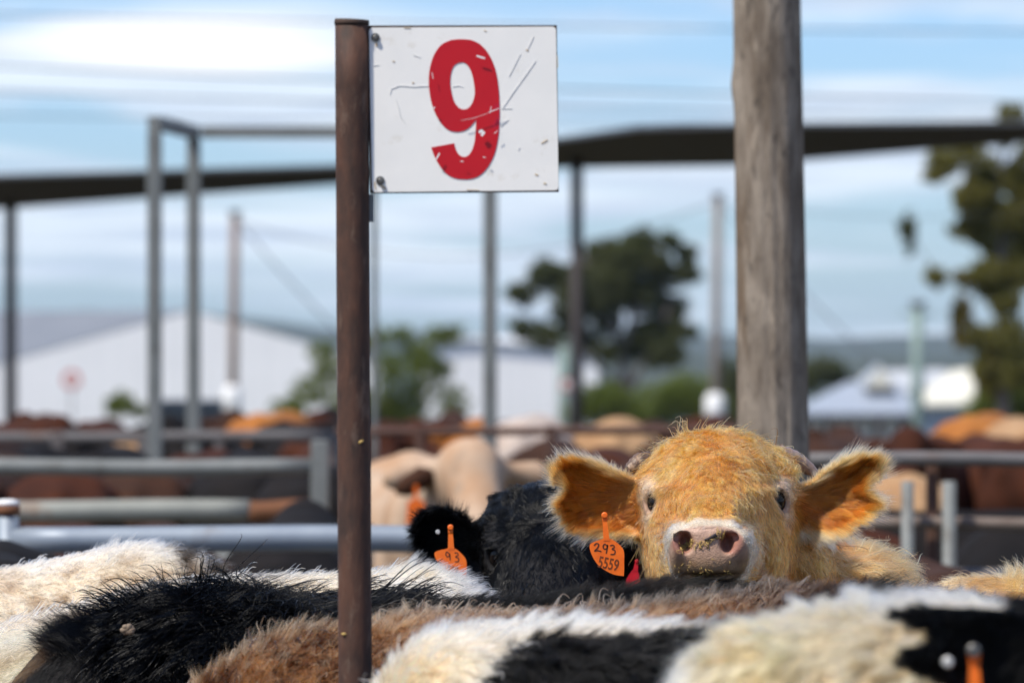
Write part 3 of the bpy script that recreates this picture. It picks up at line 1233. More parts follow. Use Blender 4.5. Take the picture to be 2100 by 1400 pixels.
Dt = 300.0
t = tree_root('gum_tree', 1290, Dt, 'big dark spreading gum tree behind the dark roof post, right of the sign', 'tree')
bl = [(x / 2.917 + 1040, y / 2.917 + 420, r / 2.917) for x, y, r in
      [(90, 540, 70), (230, 420, 85), (390, 440, 95), (540, 320, 85), (610, 420, 80), (800, 240, 95), (720, 330, 85), (860, 340, 80), (985, 215, 55), (1070, 290, 55), (1090, 410, 55),
       (920, 370, 60), (790, 520, 65), (985, 620, 75), (930, 730, 85), (1050, 760, 55), (1130, 745, 32), (860, 800, 100), (950, 890, 90), (85, 745, 55), (220, 785, 75), (390, 740, 70), (600, 700, 75),
       (610, 880, 65), (440, 600, 55), (560, 560, 60), (330, 650, 45), (720, 860, 70), (480, 820, 60)]]
branchy(t, Dt, [[(1288, 900, 13), (1284, 800, 11), (1275, 720, 10), (1250, 640, 8), (1220, 560, 5), (1190, 520, 2.5)], [(1278, 730, 8), (1300, 640, 6), (1330, 560, 4), (1350, 500, 2)],
                [(1262, 690, 6), (1210, 640, 4), (1120, 600, 2.2), (1080, 590, 1.2)], [(1290, 800, 8), (1330, 720, 6), (1365, 650, 4), (1380, 600, 2)], [(1285, 800, 6), (1180, 710, 3.5), (1090, 690, 2)],
                [(1300, 640, 4), (1360, 590, 2.5), (1410, 560, 1.2)]], M['bark'])
leaf_cloud('crown', [(a, b, c * 1.45) for a, b, c in bl] + [(1235, 590, 70), (1310, 600, 60), (1180, 620, 55), (1330, 700, 60), (1260, 530, 60), (1370, 560, 40)], Dt, 52000, 0.15, M['leaf_dark'], t)

Dr = 150.0
t = tree_root('gum_tree', 2050, Dr, 'olive green gum tree with drooping leaf clumps at the right edge', 'tree')
bl = [(x / 2 + 1820, y / 2 + 200, r / 2) for x, y, r in
      [(230, 270, 55), (330, 230, 50), (510, 75, 45), (180, 330, 32), (340, 410, 65), (420, 330, 75), (520, 330, 65), (450, 490, 75), (540, 480, 80), (540, 610, 65), (430, 600, 45), (390, 720, 45), (200, 735, 38),
       (430, 790, 45), (420, 1100, 55), (330, 740, 45), (590, 250, 60), (470, 150, 50), (620, 420, 80)]]
branchy(t, Dr, [[(2062, 905, 16), (2055, 800, 14), (2052, 700, 12), (2058, 600, 10), (2052, 500, 8), (2045, 400, 5), (2060, 300, 3), (2075, 245, 1.5)], [(2055, 640, 8), (2000, 570, 5), (1930, 565, 2)],
                [(2055, 520, 6), (2090, 440, 4), (2130, 380, 2)], [(2050, 430, 4), (1990, 360, 2.5), (1930, 335, 1.2)], [(1930, 565, 1.6), (1890, 520, 1.1), (1862, 440, 0.8), (1866, 520, 0.6)],
                [(2000, 570, 2.5), (1976, 620, 1.6), (1972, 700, 0.8)]], M['bark'])
leaf_cloud('crown', [(a, b, c * 1.4) for a, b, c in bl] + [(2060, 620, 40), (2030, 560, 40), (2090, 560, 50), (2010, 690, 34), (2070, 690, 50), (2030, 760, 40), (2090, 760, 50), (1990, 470, 40)], Dr, 36000, 0.085, M['leaf_olive'], t)
leaf_cloud('leaf_clump', [(1864, 478, 17, 46)], Dr, 420, 0.09, M['leaf_dark'], t, hang=2)
leaf_cloud('leaf_clump', [(1974, 655, 25, 60)], Dr, 900, 0.09, M['leaf_yellow'], t, hang=2)
leaf_cloud('leaf_clump', [(1985, 410, 26, 40), (2030, 760, 24, 60)], Dr, 900, 0.09, M['leaf_yellow'], t, hang=1)

for px, D, blobs, n, leaf, m, lab, stems in [
    (760, 240, [(640, 800, 45), (600, 835, 30), (680, 760, 40), (720, 820, 50), (770, 700, 32), (800, 760, 45), (790, 830, 45), (850, 720, 36), (905, 690, 36), (930, 680, 24), (860, 800, 40), (820, 690, 26), (910, 760, 28), (590, 850, 40), (660, 720, 30), (880, 750, 40), (930, 820, 40), (760, 850, 50), (840, 850, 50)],
     9000, 0.13, 'leaf_green', 'sparse olive shrub spreading in front of the white sheds behind the sign post', [(660, 850), (720, 770), (800, 740), (880, 710), (790, 820)]),
    (245, 215, [(243, 822, 24), (262, 835, 26), (230, 838, 20), (290, 845, 20)], 1500, 0.10, 'leaf_green', 'small dark green bush low against the white shed wall', [(245, 820)]),
    (1245, 250, [(1240, 820, 62, 42), (1190, 850, 40), (1290, 850, 45)], 5200, 0.12, 'leaf_green', 'rounded light green bush below the big gum tree', [(1240, 830)]),
    (1380, 262, [(1350, 830, 60, 50), (1410, 810, 60, 50), (1450, 840, 50, 45), (1320, 850, 40)], 6800, 0.12, 'leaf_green', 'wide mid green bush left of the pole with a white base', [(1390, 830)]),
    (1500, 290, [(1495, 790, 34, 60), (1500, 850, 40, 40), (1530, 800, 34, 50)], 4200, 0.12, 'leaf_dark', 'dark green bush directly behind the big wooden pole', [(1500, 820)]),
    (1690, 420, [(1690, 758, 46, 30), (1660, 775, 40, 30), (1725, 780, 30, 22)], 3800, 0.2, 'leaf_dark', 'dark round tree peeping above the grey house roof', [(1690, 780)]),
    (2060, 190, [(2085, 740, 46, 60), (2060, 810, 66, 50), (2100, 800, 60, 70), (2010, 850, 38, 34), (2080, 860, 60, 40), (2030, 760, 36, 40), (2040, 830, 50, 50)], 9500, 0.10, 'leaf_green', 'bright green bush under the gum tree at the right edge', [(2070, 800)]),
]:
    t = tree_root('shrub', px, D, lab, 'shrub')
    branchy(t, D, [[(px + 3 * i, 905, 3), ((px + sx) / 2, 870, 2.2), (sx, sy, 1)] for i, (sx, sy) in enumerate(stems)], M['bark'], 'stem')
    leaf_cloud('foliage', blobs, D, n, leaf, M[m], t)


# ------------------------------------------------------------------ poles, wires, signs in the middle distance
def pole(name, px0, px1, ytop, D, rpx, mat, label, cat='pole', sleeve=None, arm=None, base_z=None):
    b = P(px1, 700, D)
    z0 = zg(D) - .3 if base_z is None else base_z
    root = empty(name, (b[0], D, z0))
    tp = P(px0, ytop, D)
    r = rpx * K * D
    mb = MB()
    mb.tube([(0, 0, 0), ((tp[0] - b[0]) * .5, 0, (tp[2] - z0) * .5), (tp[0] - b[0], 0, tp[2] - z0)], [r * 1.06, r, r * .94], 14)
    mb.build('shaft', mat, root)
    mb = MB()
    mb.tube([(tp[0] - b[0], 0, tp[2] - z0), (tp[0] - b[0], 0, tp[2] - z0 + r * .8)], [r * 1.25, r * 1.15], 14)
    mb.build('cap', M['timber_dark'], root)
    if sleeve:
        y0, y1, rw = sleeve
        z_a, z_b = CAM_Z + (700 - y1) * K * D - z0, CAM_Z + (700 - y0) * K * D - z0
        mb = MB()
        mb.tube([(0, 0, z_a), (0, 0, z_b - .1), (0, 0, z_b)], [rw * K * D, rw * K * D, r * 1.1], 16)
        mb.build('base_sleeve', M['white_paint'], root)
    if arm:
        mb = MB()
        zt = CAM_Z + (700 - arm[0]) * K * D - z0
        mb.box((-arm[1] * K * D, -.07, zt - .07), (arm[1] * K * D, .07, zt + .07))
        mb.build('crossarm', mat, root)
    tag(root, label, cat)
    return root


pole('timber_pole', 482, 476, 440, 135, 10, M['timber_red'], 'bare brown timber pole with a white base before the big white shed', 'pole', (790, 868, 18))
pole('timber_pole', 1472, 1466, 404, 135, 10, M['timber'], 'bare grey timber pole with a white base left of the big wooden pole', 'pole', (806, 882, 20))
pole('steel_pole', 1882, 1882, 628, 330, 13, M['pole_green'], 'pale green steel pole with a short crossarm before the far hills', 'pole', None, (642, 34))
pole('steel_pole', 1158, 1158, 655, 320, 15, M['pole_green'], 'pale green steel pole beside the big gum tree', 'pole')


def small_sign(px, py, D, rpx, label, round_=True):
    b = P(px, 700, D)
    z0 = zg(D) - .2
    root = empty('road_sign', (b[0], D, z0))
    zc = CAM_Z + (700 - py) * K * D - z0
    r = rpx * K * D
    mb = MB()
    mb.tube([(0, 0, 0), (0, 0, zc + r * .7)], 0.045, 10)
    mb.build('post', M['galv'], root)
    n = 28 if round_ else 4
    o = 0 if round_ else math.pi / 4
    mb = MB()
    mb.prism([(r * math.cos(o + k * 2 * math.pi / n), zc + r * math.sin(o + k * 2 * math.pi / n)) for k in range(n)], -.075, -.05)
    mb.build('sign_face', M['red_paint'], root)
    mb = MB()
    mb.prism([(r * .55 * math.cos(o + k * 2 * math.pi / n), zc + r * .55 * math.sin(o + k * 2 * math.pi / n)) for k in range(n)], -.085, -.078)
    mb.build('sign_centre', M['white_paint'], root)
    tag(root, label, 'sign')


small_sign(147, 778, 230, 19, 'small round red road sign on a thin post before the white shed')
small_sign(1163, 788, 235, 17, 'small square red sign beside the dark roof post', False)


def wire(px0, py0, D0, px1, py1, D1, sag, r, label, group=None):
    a, b = P(px0, py0, D0), P(px1, py1, D1)
    mid = (a + b) / 2
    mb = MB()
    pts = []
    for i in range(13):
        t = i / 12
        q = a * (1 - t) + b * t - mid
        q[2] -= sag * 4 * t * (1 - t)
        pts.append(q)
    mb.tube(pts, r, 6)
    o = mb.build('power_line', M['wire'], None)
    o.location = mid
    return tag(o, label, 'cable', group)


wire(476, 449, 135, 1472, 412, 135, 1.1, 0.016, 'thin power line hung between the two white based timber poles')
wire(1472, 414, 135, 2400, 395, 150, 0.5, 0.012, 'thin power line leaving the grey timber pole to the right')
wire(486, 452, 135, 760, 745, 118, 0.1, 0.022, 'stay wire slanting down right from the brown timber pole')
wire(1474, 415, 135, 1800, 745, 120, 0.1, 0.018, 'stay wire slanting down right from the grey timber pole')
for i, (y0, y1, D) in enumerate([(118, 190, 70), (175, 225, 74), (20, 62, 78), (230, 262, 90)]):
    wire(-400, y0, D, 2500, y1 + 30 - 12 * i, D, 0.06, 0.012, ['thin overhead wire crossing the sky through the white cloud bank', 'thin overhead wire crossing the sky just above the gantry', 'topmost thin overhead wire near the top of the sky', 'lowest thin overhead wire, just above the dark yard roofs'][i], 'overhead wires')


def roof_canopy(poly, z, posts, label):
    """flat dark roof on posts; poly is a list of (photo x, photo y of that corner) lying at height z"""
    pts = [P(px, py, (z - CAM_Z) / ((700 - py) * K)) for px, py in poly]
    c = sum(pts) / len(pts)
    root = empty('yard_roof', (c[0], c[1], 0))
    tag(root, label, 'roof')
    n = len(pts)
    mb = MB()
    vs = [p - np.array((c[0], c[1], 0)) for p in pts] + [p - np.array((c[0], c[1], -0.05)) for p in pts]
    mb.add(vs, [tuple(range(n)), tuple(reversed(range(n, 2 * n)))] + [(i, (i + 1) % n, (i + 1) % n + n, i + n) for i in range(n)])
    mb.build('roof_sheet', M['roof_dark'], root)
    for i in range(n):
        if i not in posts['edges']:
            continue
        a, b = vs[i], vs[(i + 1) % n]
        d = (b - a) / np.linalg.norm(b - a)
        nrmv = np.array((d[1], -d[0], 0))
        q = [a + nrmv * .004 + (0, 0, .005), b + nrmv * .004 + (0, 0, .005), b + nrmv * .05 + (0, 0, .005), a + nrmv * .05 + (0, 0, .005)]
        mb = MB()
        mb.add(list(q) + [v + np.array((0, 0, .045)) for v in q], [(3, 2, 1, 0), (4, 5, 6, 7), (0, 1, 5, 4), (1, 2, 6, 5), (2, 3, 7, 6), (3, 0, 4, 7)])
        mb.build('gutter', M['roof_edge'], root)
    for px, D, r in posts['posts']:
        p = P(px, 700, D)
        mb = MB()
        mb.tube([(p[0] - c[0], p[1] - c[1], zg(D) - .3), (p[0] - c[0], p[1] - c[1], z - .003)], r, 12)
        mb.build('roof_post', M['timber_dark'], root)
    return root


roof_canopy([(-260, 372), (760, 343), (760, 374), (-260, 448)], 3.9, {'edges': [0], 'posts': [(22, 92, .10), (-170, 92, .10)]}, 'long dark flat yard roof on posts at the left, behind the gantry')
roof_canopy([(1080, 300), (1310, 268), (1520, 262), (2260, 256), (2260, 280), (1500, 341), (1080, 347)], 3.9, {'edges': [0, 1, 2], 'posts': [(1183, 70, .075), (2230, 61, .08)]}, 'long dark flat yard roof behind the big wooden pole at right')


def gantry():
    root = empty('gantry', (*P(397, 700, 28.4)[:2], 0))
    tag(root, 'tall open galvanised square tube frame standing in the pens, left of the sign', 'frame')
    o = np.array(root.location)
    zt = 2.66

    def leg(px, D, w_, foot=False):
        p = P(px, 700, D) - o
        mb = MB()
        mb.box((p[0] - w_, p[1] - w_, 0), (p[0] + w_, p[1] + w_, zt))
        l = bevel(mb.build('leg', M['galv'], root), .008)
        mb = MB()
        mb.box((p[0] - w_ * 2.2, p[1] - w_ * 2.2, 0), (p[0] + w_ * 2.2, p[1] + w_ * 2.2, .012))
        mb.build('foot_plate', M['galv'], l)
        if foot:
            mb = MB()
            mb.box((p[0] - w_ * 1.15, p[1] - w_ * 1.15, .012), (p[0] + w_ * 1.15, p[1] + w_ * 1.15, 1.02))
            mb.build('leg_sleeve', M['rust_dark'], l)
        return p
    a = leg(317, 27.1, .034)
    b = leg(397, 28.4, .034)
    c = leg(1005, 28.4, .036, True)
    d = leg(768, 27.1 + 1.2, .016)

    def beam(p, q, nm='top_beam'):
        mb = MB()
        dv = Vector((q[0] - p[0], q[1] - p[1], 0))
        L = dv.length
        Mx = Matrix.Translation((p[0], p[1], zt + .003)) @ Matrix.Rotation(math.atan2(dv.y, dv.x), 4, 'Z')
        mb.box((-.03, -.03, 0), (L + .03, .03, .06), Mx)
        mb.build(nm, M['galv'], root)
    beam(a, b)
    beam(b + (.07, 0, 0), c)


gantry()


# ------------------------------------------------------------------ yard fences
def fence(name, label, D, rails, posts, ground=0.0, group=None):
    """rails: (px0, px1, py, thickness px, material[, rust from px]); posts: (px, width px, py top, material, square?)"""
    pxs = [r[0] for r in rails] + [r[1] for r in rails] + [p[0] for p in posts]
    c = P((min(pxs) + max(pxs)) / 2, 700, D)
    root = empty(name, (c[0], D, 0))
    tag(root, label, 'fence', group)
    for r in rails:
        a, b = P(r[0], r[2], D), P(r[1], r[2] if len(r) < 7 else r[6], D)
        rad = r[3] / 2 * K * D
        segs = [(a, b, M[r[4]])]
        if len(r) > 5 and r[5]:
            m = P(r[5], r[2], D)
            segs = [(a, m, M[r[4]]), (m, b, M['pipe_rust'])]
        for s0, s1, mt in segs:
            mb = MB()
            d = s1 - s0
            # welded collars where the pipe was joined keep it from reading as one clean line
            pts = [s0 + d * t_ - (c[0], D, 0) + (0, 0, .004 * math.sin(t_ * 5 + r[2])) for t_ in np.linspace(0, 1, 9)]
            mb.tube(pts, rad, 18)
            mb.build('rail', mt, root)
    for p in posts:
        q = P(p[0], 700, D)
        zt = CAM_Z + (700 - p[2]) * K * D
        hw = p[1] / 2 * K * D
        mb = MB()
        x = q[0] - c[0]
        off = p[5] if len(p) > 5 else 0.0
        if p[4]:
            mb.box((x - hw, off - hw, 0), (x + hw, off + hw, zt))
            po = bevel(mb.build('post', M[p[3]], root), .006)
        else:
            mb.tube([(x, off, 0), (x, off, zt)], hw, 20)
            po = mb.build('post', M[p[3]], root)
    return root


near = fence('pipe_fence', 'near blue grey pipe fence just behind the cream cattle', 13.5,
             [(24, 1010, 1104, 56, 'galv_blue', None, 1108), (24, 1010, 1330, 44, 'galv_blue'), (24, 1010, 1560, 44, 'galv_blue'), (24, 1010, 1800, 44, 'galv_blue')],
             [(16, 46, 1046, 'galv_blue', False), (1012, 46, 1075, 'galv_blue', False)])
# the rusty, white topped cap on its end post
mb = MB()
q = P(16, 700, 13.5)
zt = CAM_Z + (700 - 1046) * K * 13.5
hw = 25 * K * 13.5
lx = q[0] - near.location[0]
mb.tube([(lx, 0, zt - .012), (lx, 0, zt + .012)], hw, 20)
cp = mb.build('post_cap', M['pipe_rust'], near)
mb = MB()
mb.tube([(lx, 0, zt + .0125), (lx, 0, zt + .022), (lx, 0, zt + .026)], [hw * .98, hw * .9, hw * .5], 20)
mb.build('cap_top', M['white_paint'], cp)

fence('pipe_fence', 'weathered thick railed pen fence ending at a grey post, left of the sign post', 20.0,
      [(-80, 648, 957, 34, 'galv'), (-80, 648, 1047, 44, 'pipe_green', 512), (-80, 648, 1150, 40, 'galv'), (-80, 648, 1260, 40, 'galv')],
      [(656, 36, 902, 'galv', True), (-60, 36, 902, 'galv', True)])
fence('pipe_fence', 'thin grey railed pen fence farther back, at the left below the white shed', 28.0,
      [(-90, 690, 896, 24, 'rail_grey'), (-90, 690, 968, 20, 'rail_grey'), (-90, 690, 1040, 20, 'rail_grey')],
      [(118, 24, 884, 'rail_grey', True), (294, 24, 884, 'rail_grey', True), (450, 18, 884, 'rail_grey', True), (690, 24, 884, 'rail_grey', True)])
fence('pipe_fence', 'grey and brown railed pen fence behind the right ear of the orange steer', 17.0,
      [(1640, 2240, 942, 30, 'rail_grey'), (1640, 2240, 1074, 26, 'rail_brown'), (1640, 2240, 1180, 26, 'rail_grey')],
      [(1915, 24, 936, 'post_brown', True, .06), (1858, 26, 985, 'galv', False, -.07), (1943, 28, 985, 'galv', False, -.07), (2190, 28, 930, 'post_brown', True)])
fence('pipe_fence', 'dark low pen fence in the middle, behind the cream steer', 25.0,
      [(690, 1640, 884, 18, 'post_brown'), (690, 1640, 960, 18, 'post_brown'), (690, 1640, 1040, 18, 'post_brown')],
      [(860, 20, 872, 'post_brown', True), (1130, 20, 872, 'post_brown', True), (1400, 20, 872, 'post_brown', True), (1625, 20, 872, 'post_brown', True)])


def trough():
    D = 90.0
    c = P(383, 700, D)
    root = empty('water_trough', (c[0], D, 0))
    tag(root, 'low grey steel water trough behind the gantry legs', 'trough')
    hw = 74 * K * D
    zb, zt = CAM_Z - 168 * K * D, CAM_Z - 126 * K * D
    mb = MB()
    mb.box((-hw, -.4, zb), (hw, .4, zb + .03))
    for lo, hi in (((-hw, -.4, zb + .03), (hw, -.37, zt)), ((-hw, .37, zb + .03), (hw, .4, zt)), ((-hw, -.37, zb + .03), (-hw + .03, .37, zt)), ((hw - .03, -.37, zb + .03), (hw, .37, zt))):
        mb.box(lo, hi)
    mb.build('tank', M['galv'], root)
    mb = MB()
    mb.box((-hw - .02, -.42, zt + .003), (hw + .02, -.36, zt + .045))
    mb.build('rim', M['galv_blue'], root)
    mb = MB()
    mb.box((-hw - .02, .36, zt + .003), (hw + .02, .42, zt + .045))
    mb.build('rim', M['galv_blue'], root)
    for sx in (-1, 1):
        for sy in (-.33, .27):
            mb = MB()
            mb.box((sx * (hw - .15) - .03, sy, zg(D) - .2), (sx * (hw - .15) + .03, sy + .06, zb))
            mb.build('leg', M['galv'], root)


trough()


# ------------------------------------------------------------------ big wooden pole
def wooden_pole():
    D = 13.0
    b = P(1583, 700, D)
    rng = np.random.default_rng(4)
    n, zs = 96, np.linspace(-0.3, 3.2, 150)
    tp = P(1573, 0, D)
    A, Zg = np.meshgrid(2 * np.pi * np.arange(n) / n, zs)
    A, Zg = A.ravel(), Zg.ravel()
    u = (Zg - CAM_Z) / (tp[2] - CAM_Z)
    cx = b[0] + (tp[0] - b[0]) * u
    r = 0.0805 - 0.0042 * u
    p = np.stack([np.cos(A) * 1.2, np.sin(A) * 1.2, Zg * .55], 1)
    d = (vnoise(p, 3.0, 7) - .5) * .006 + (vnoise(p * (6, 6, 2.6), 1.5, 8) - .5) * .003
    # drying checks: thin vertical splits
    for ca, w_, dep, z0, z1 in ((-1.62, .045, .004, -.5, 2.0), (-1.2, .03, .003, .8, 1.7), (-2.3, .035, .003, 1.9, 2.6), (-.75, .03, .003, 1.0, 1.6)):
        aa = (A - ca - .05 * np.sin(Zg * 3) + np.pi) % (2 * np.pi) - np.pi
        d -= dep * np.exp(-(aa / w_) ** 2) * sst(z0, z0 + .3, Zg) * (1 - sst(z1 - .3, z1, Zg))
    # old knot on the left side
    kz = CAM_Z + (700 - 175) * K * D
    ka = A % (2 * np.pi) - np.pi
    d += .007 * np.exp(-((Zg - kz) / .035) ** 2 - (ka / .5) ** 2)
    V = np.stack([cx - b[0] + (r + d) * np.cos(A), (r + d) * np.sin(A), Zg], 1)
    F = [[i * n + k, i * n + (k + 1) % n, (i + 1) * n + (k + 1) % n, (i + 1) * n + k] for i in range(len(zs) - 1) for k in range(n)]
    o = link('wooden_pole', mesh_np('wooden_pole', V, F), M['wood_pole'])
    o.location = (b[0], D, 0)
    tag(o, 'thick weathered grey hardwood pole rising behind the orange steer', 'pole')


wooden_pole()


# ------------------------------------------------------------------ the pen sign
def pen_sign():
    D = 7.8
    s = K * D
    foot = P(731, 700, D)
    root = empty('pen_sign', (foot[0], D, 0))
    tag(root, 'white pen sign with a red 9 bolted to a rusty steel post', 'sign')

    def L(px, py):
        p = P(px, py, D)
        return p[0] - foot[0], p[2]
    xt, zt = L(721.5, 52)
    xb, zb = L(728.5, 1400)
    r = 34.5 * s
    slope = (xt - xb) / (zt - zb)
    mb = MB()
    x0 = xb - slope * zb
    pts = [(x0 + slope * z, 0, z) for z in np.linspace(-.3, zt, 30)]
    mb.tube(pts, [r * (1 + .006 * math.sin(i * 2.1)) for i in range(30)], 40)
    mb.build('post', M['rust'], root)
    mb = MB()
    mb.tube([(xt, 0, zt + .0004), (xt, 0, zt + .003), (xt + .0002, 0, zt + .0075)], [r * 1.03, r * 1.045, r * 1.02], 40)
    mb.build('post_cap', M['rust_dark'], root)
    # rusty backing plate, welded behind the enamel plate
    yb = -.004
    A, B, C, Dd = L(752, 53), L(1142, 52.5), L(1146, 394), L(760, 397)
    mb = MB()
    mb.prism([A, Dd, C, B], yb, yb + .004)
    mb.build('backing_plate', M['rust_dark'], root)
    mb = MB()
    (xa, za), (xc, zc) = L(757, 397), L(766, 455)
    mb.box((xa - .001, -.003, zc), (xa + .0065, .009, za - .001))
    mb.build('bracket', M['galv'], root)

    def rounded(corners, rad, n=5):
        out = []
        m = len(corners)
        for i in range(m):
            p0, p1, p2 = (np.array(corners[(i + k) % m], float) for k in (-1, 0, 1))
            a = p1 + (p0 - p1) / np.linalg.norm(p0 - p1) * rad
            b = p1 + (p2 - p1) / np.linalg.norm(p2 - p1) * rad
            for k in range(n + 1):
                t_ = k / n
                out.append((1 - t_) ** 2 * a + 2 * t_ * (1 - t_) * p1 + t_ * t_ * b)
        return out
    face = rounded([L(757, 57.5), L(763.5, 394.5), L(1145.5, 390.5), L(1140, 55.5)], 9 * s)
    yf = -.0058
    mb = MB()
    mb.prism([tuple(v) for v in face], yf, yb - .0003)
    plate = mb.build('sign_plate', M['sign_white'], root)
    # the digit, traced, as vinyl laid on the plate
    Z = lambda x, y: L(660 + x / 3.5, 20 + y / 3.5)
    outer = [(1010, 215), (1075, 222), (1140, 255), (1200, 325), (1245, 430), (1268, 560), (1276, 690), (1275, 800), (1268, 905), (1245, 1020), (1205, 1110), (1150, 1178), (1085, 1212), (1010, 1218),
             (940, 1205), (880, 1165), (830, 1095), (800, 1035)]
    tail_in = [(950, 960), (962, 1005), (985, 1042), (1016, 1058), (1050, 1048), (1078, 1010), (1096, 950), (1104, 880), (1108, 790)]
    bowl = [(1090, 815), (1050, 855), (1005, 875), (955, 878), (905, 862), (855, 815), (812, 740), (783, 650), (770, 560), (769, 480), (782, 395), (812, 315), (862, 252), (930, 220)]
    loop = catmull(outer, False, 5) + [np.array((785, 990))] + catmull(tail_in, False, 5) + catmull(bowl, False, 5) + [np.array((975, 215.0))]
    hole = catmull([(1008, 380), (1045, 400), (1075, 455), (1092, 530), (1098, 600), (1085, 660), (1055, 705), (1015, 718), (978, 700), (948, 655), (930, 590), (922, 520), (930, 450), (955, 400)], True, 5)
    digit = flat_shape('digit', [[Z(*p) for p in loop], [Z(*p) for p in hole]], .0005, M['sign_red'], root, (0, yf - .0006, 0))

    # chips, scratches and stains on the face
    def mark(nm, pts, wpx, mat, par, dy=.0003):
        pts = [np.array(Z(*p)) for p in pts]
        lw = wpx * s / 3.5 * (.62 if mat is M['scratch_grey'] else .85)
        left, right = [], []
        for i, p in enumerate(pts):
            d = pts[min(i + 1, len(pts) - 1)] - pts[max(i - 1, 0)]
            d = d / (np.linalg.norm(d) + 1e-9)
            nn = np.array((-d[1], d[0])) * lw * (.35 if i in (0, len(pts) - 1) else .5)
            left.append(p + nn)
            right.append(p - nn)
        mb = MB()
        mb.prism([tuple(v) for v in left + right[::-1]], yf - dy - .0006, yf - dy)
        return mb.build(nm, mat, par)
    for pts, wd in [([(1110, 335), (1140, 345), (1172, 355)], 16), ([(1195, 742), (1230, 728), (1275, 712)], 7), ([(1208, 745), (1216, 700)], 8), ([(822, 1075), (846, 1032)], 18), ([(996, 1090), (1018, 1092)], 10),
                    ([(1155, 1060), (1178, 1064)], 8), ([(795, 712), (815, 705)], 12), ([(1128, 885), (1146, 872), (1162, 886), (1146, 908)], 30), ([(1236, 892), (1262, 872)], 7), ([(792, 455), (800, 500)], 7), ([(1000, 798), (1090, 782), (1190, 748)], 5)]:
        mark('paint_chip', pts, wd, M['white_paint'] if wd > 6 else M['scratch_grey'], digit, .0011)
    for pts, wd in [([(490, 610), (500, 570), (560, 548), (660, 556), (765, 550)], 8), ([(530, 640), (550, 700), (565, 770), (600, 815)], 7), ([(940, 555), (985, 548), (1015, 560)], 6), ([(1535, 370), (1470, 465), (1400, 560), (1345, 640), (1300, 705)], 9),
                    ([(1425, 320), (1385, 400), (1345, 480)], 8), ([(1520, 195), (1500, 240), (1475, 290)], 6), ([(1365, 712), (1290, 712)], 6), ([(660, 330), (710, 345)], 5), ([(1340, 790), (1285, 840)], 7), ([(1410, 1010), (1420, 990)], 12), ([(370, 405), (410, 400)], 5)]:
        mark('scratch', pts, wd, M['scratch_grey'], plate, .0001)
    for pts, wd in [([(392, 240), (396, 268)], 26), ([(418, 1252), (440, 1272), (462, 1290)], 24), ([(380, 1240), (388, 1290)], 14), ([(1690, 330), (1694, 420)], 10), ([(1040, 1294), (1130, 1296)], 9), ([(590, 134), (640, 135)], 9), ([(1465, 290), (1482, 298)], 16), ([(1575, 962), (1620, 935)], 14), ([(1530, 1180), (1552, 1190)], 18), ([(1592, 1245), (1612, 1252)], 20), ([(508, 372), (524, 376)], 14), ([(1165, 152), (1182, 158)], 14), ([(650, 525), (662, 530)], 18)]:
        mark('rust_spot', pts, wd, M['scratch_stain'], plate, .0001)
    for bx, by in ((770, 78), (780, 371)):
        mb = MB()
        x, z = L(bx, by)
        mb.tube([(x, yf - .0003, z), (x, yf - .0014, z)], [.0062, .0060], 20)
        mb.tube([(x, yf - .0016, z), (x, yf - .0050, z), (x, yf - .0062, z)], [.0042, .0040, .0026], 6)
        mb.build('bolt', M['bolt'], root)
    # straw caught on the post
    for i, (px, py, a) in enumerate([(741, 905, .5), (707, 1298, -.1)]):
        x, z = L(px, py)
        xc = x0 + slope * z
        yy = -math.sqrt(max(r * r - (x - xc) ** 2, 0)) - .0006
        mb = MB()
        d = np.array((math.cos(a), 0, math.sin(a))) * .004
        mb.tube([np.array((x, yy, z)) - d, np.array((x, yy - .001, z)), np.array((x, yy, z)) + d], [.0008, .0022, .0008], 8)
        o = mb.build('straw_flake', M['straw'], None)
        o.location = root.location
        tag(o, ['tiny pale chaff flake stuck high on the rusty post', 'tiny pale chaff flake stuck low on the rusty post'][i], 'straw')


pen_sign()

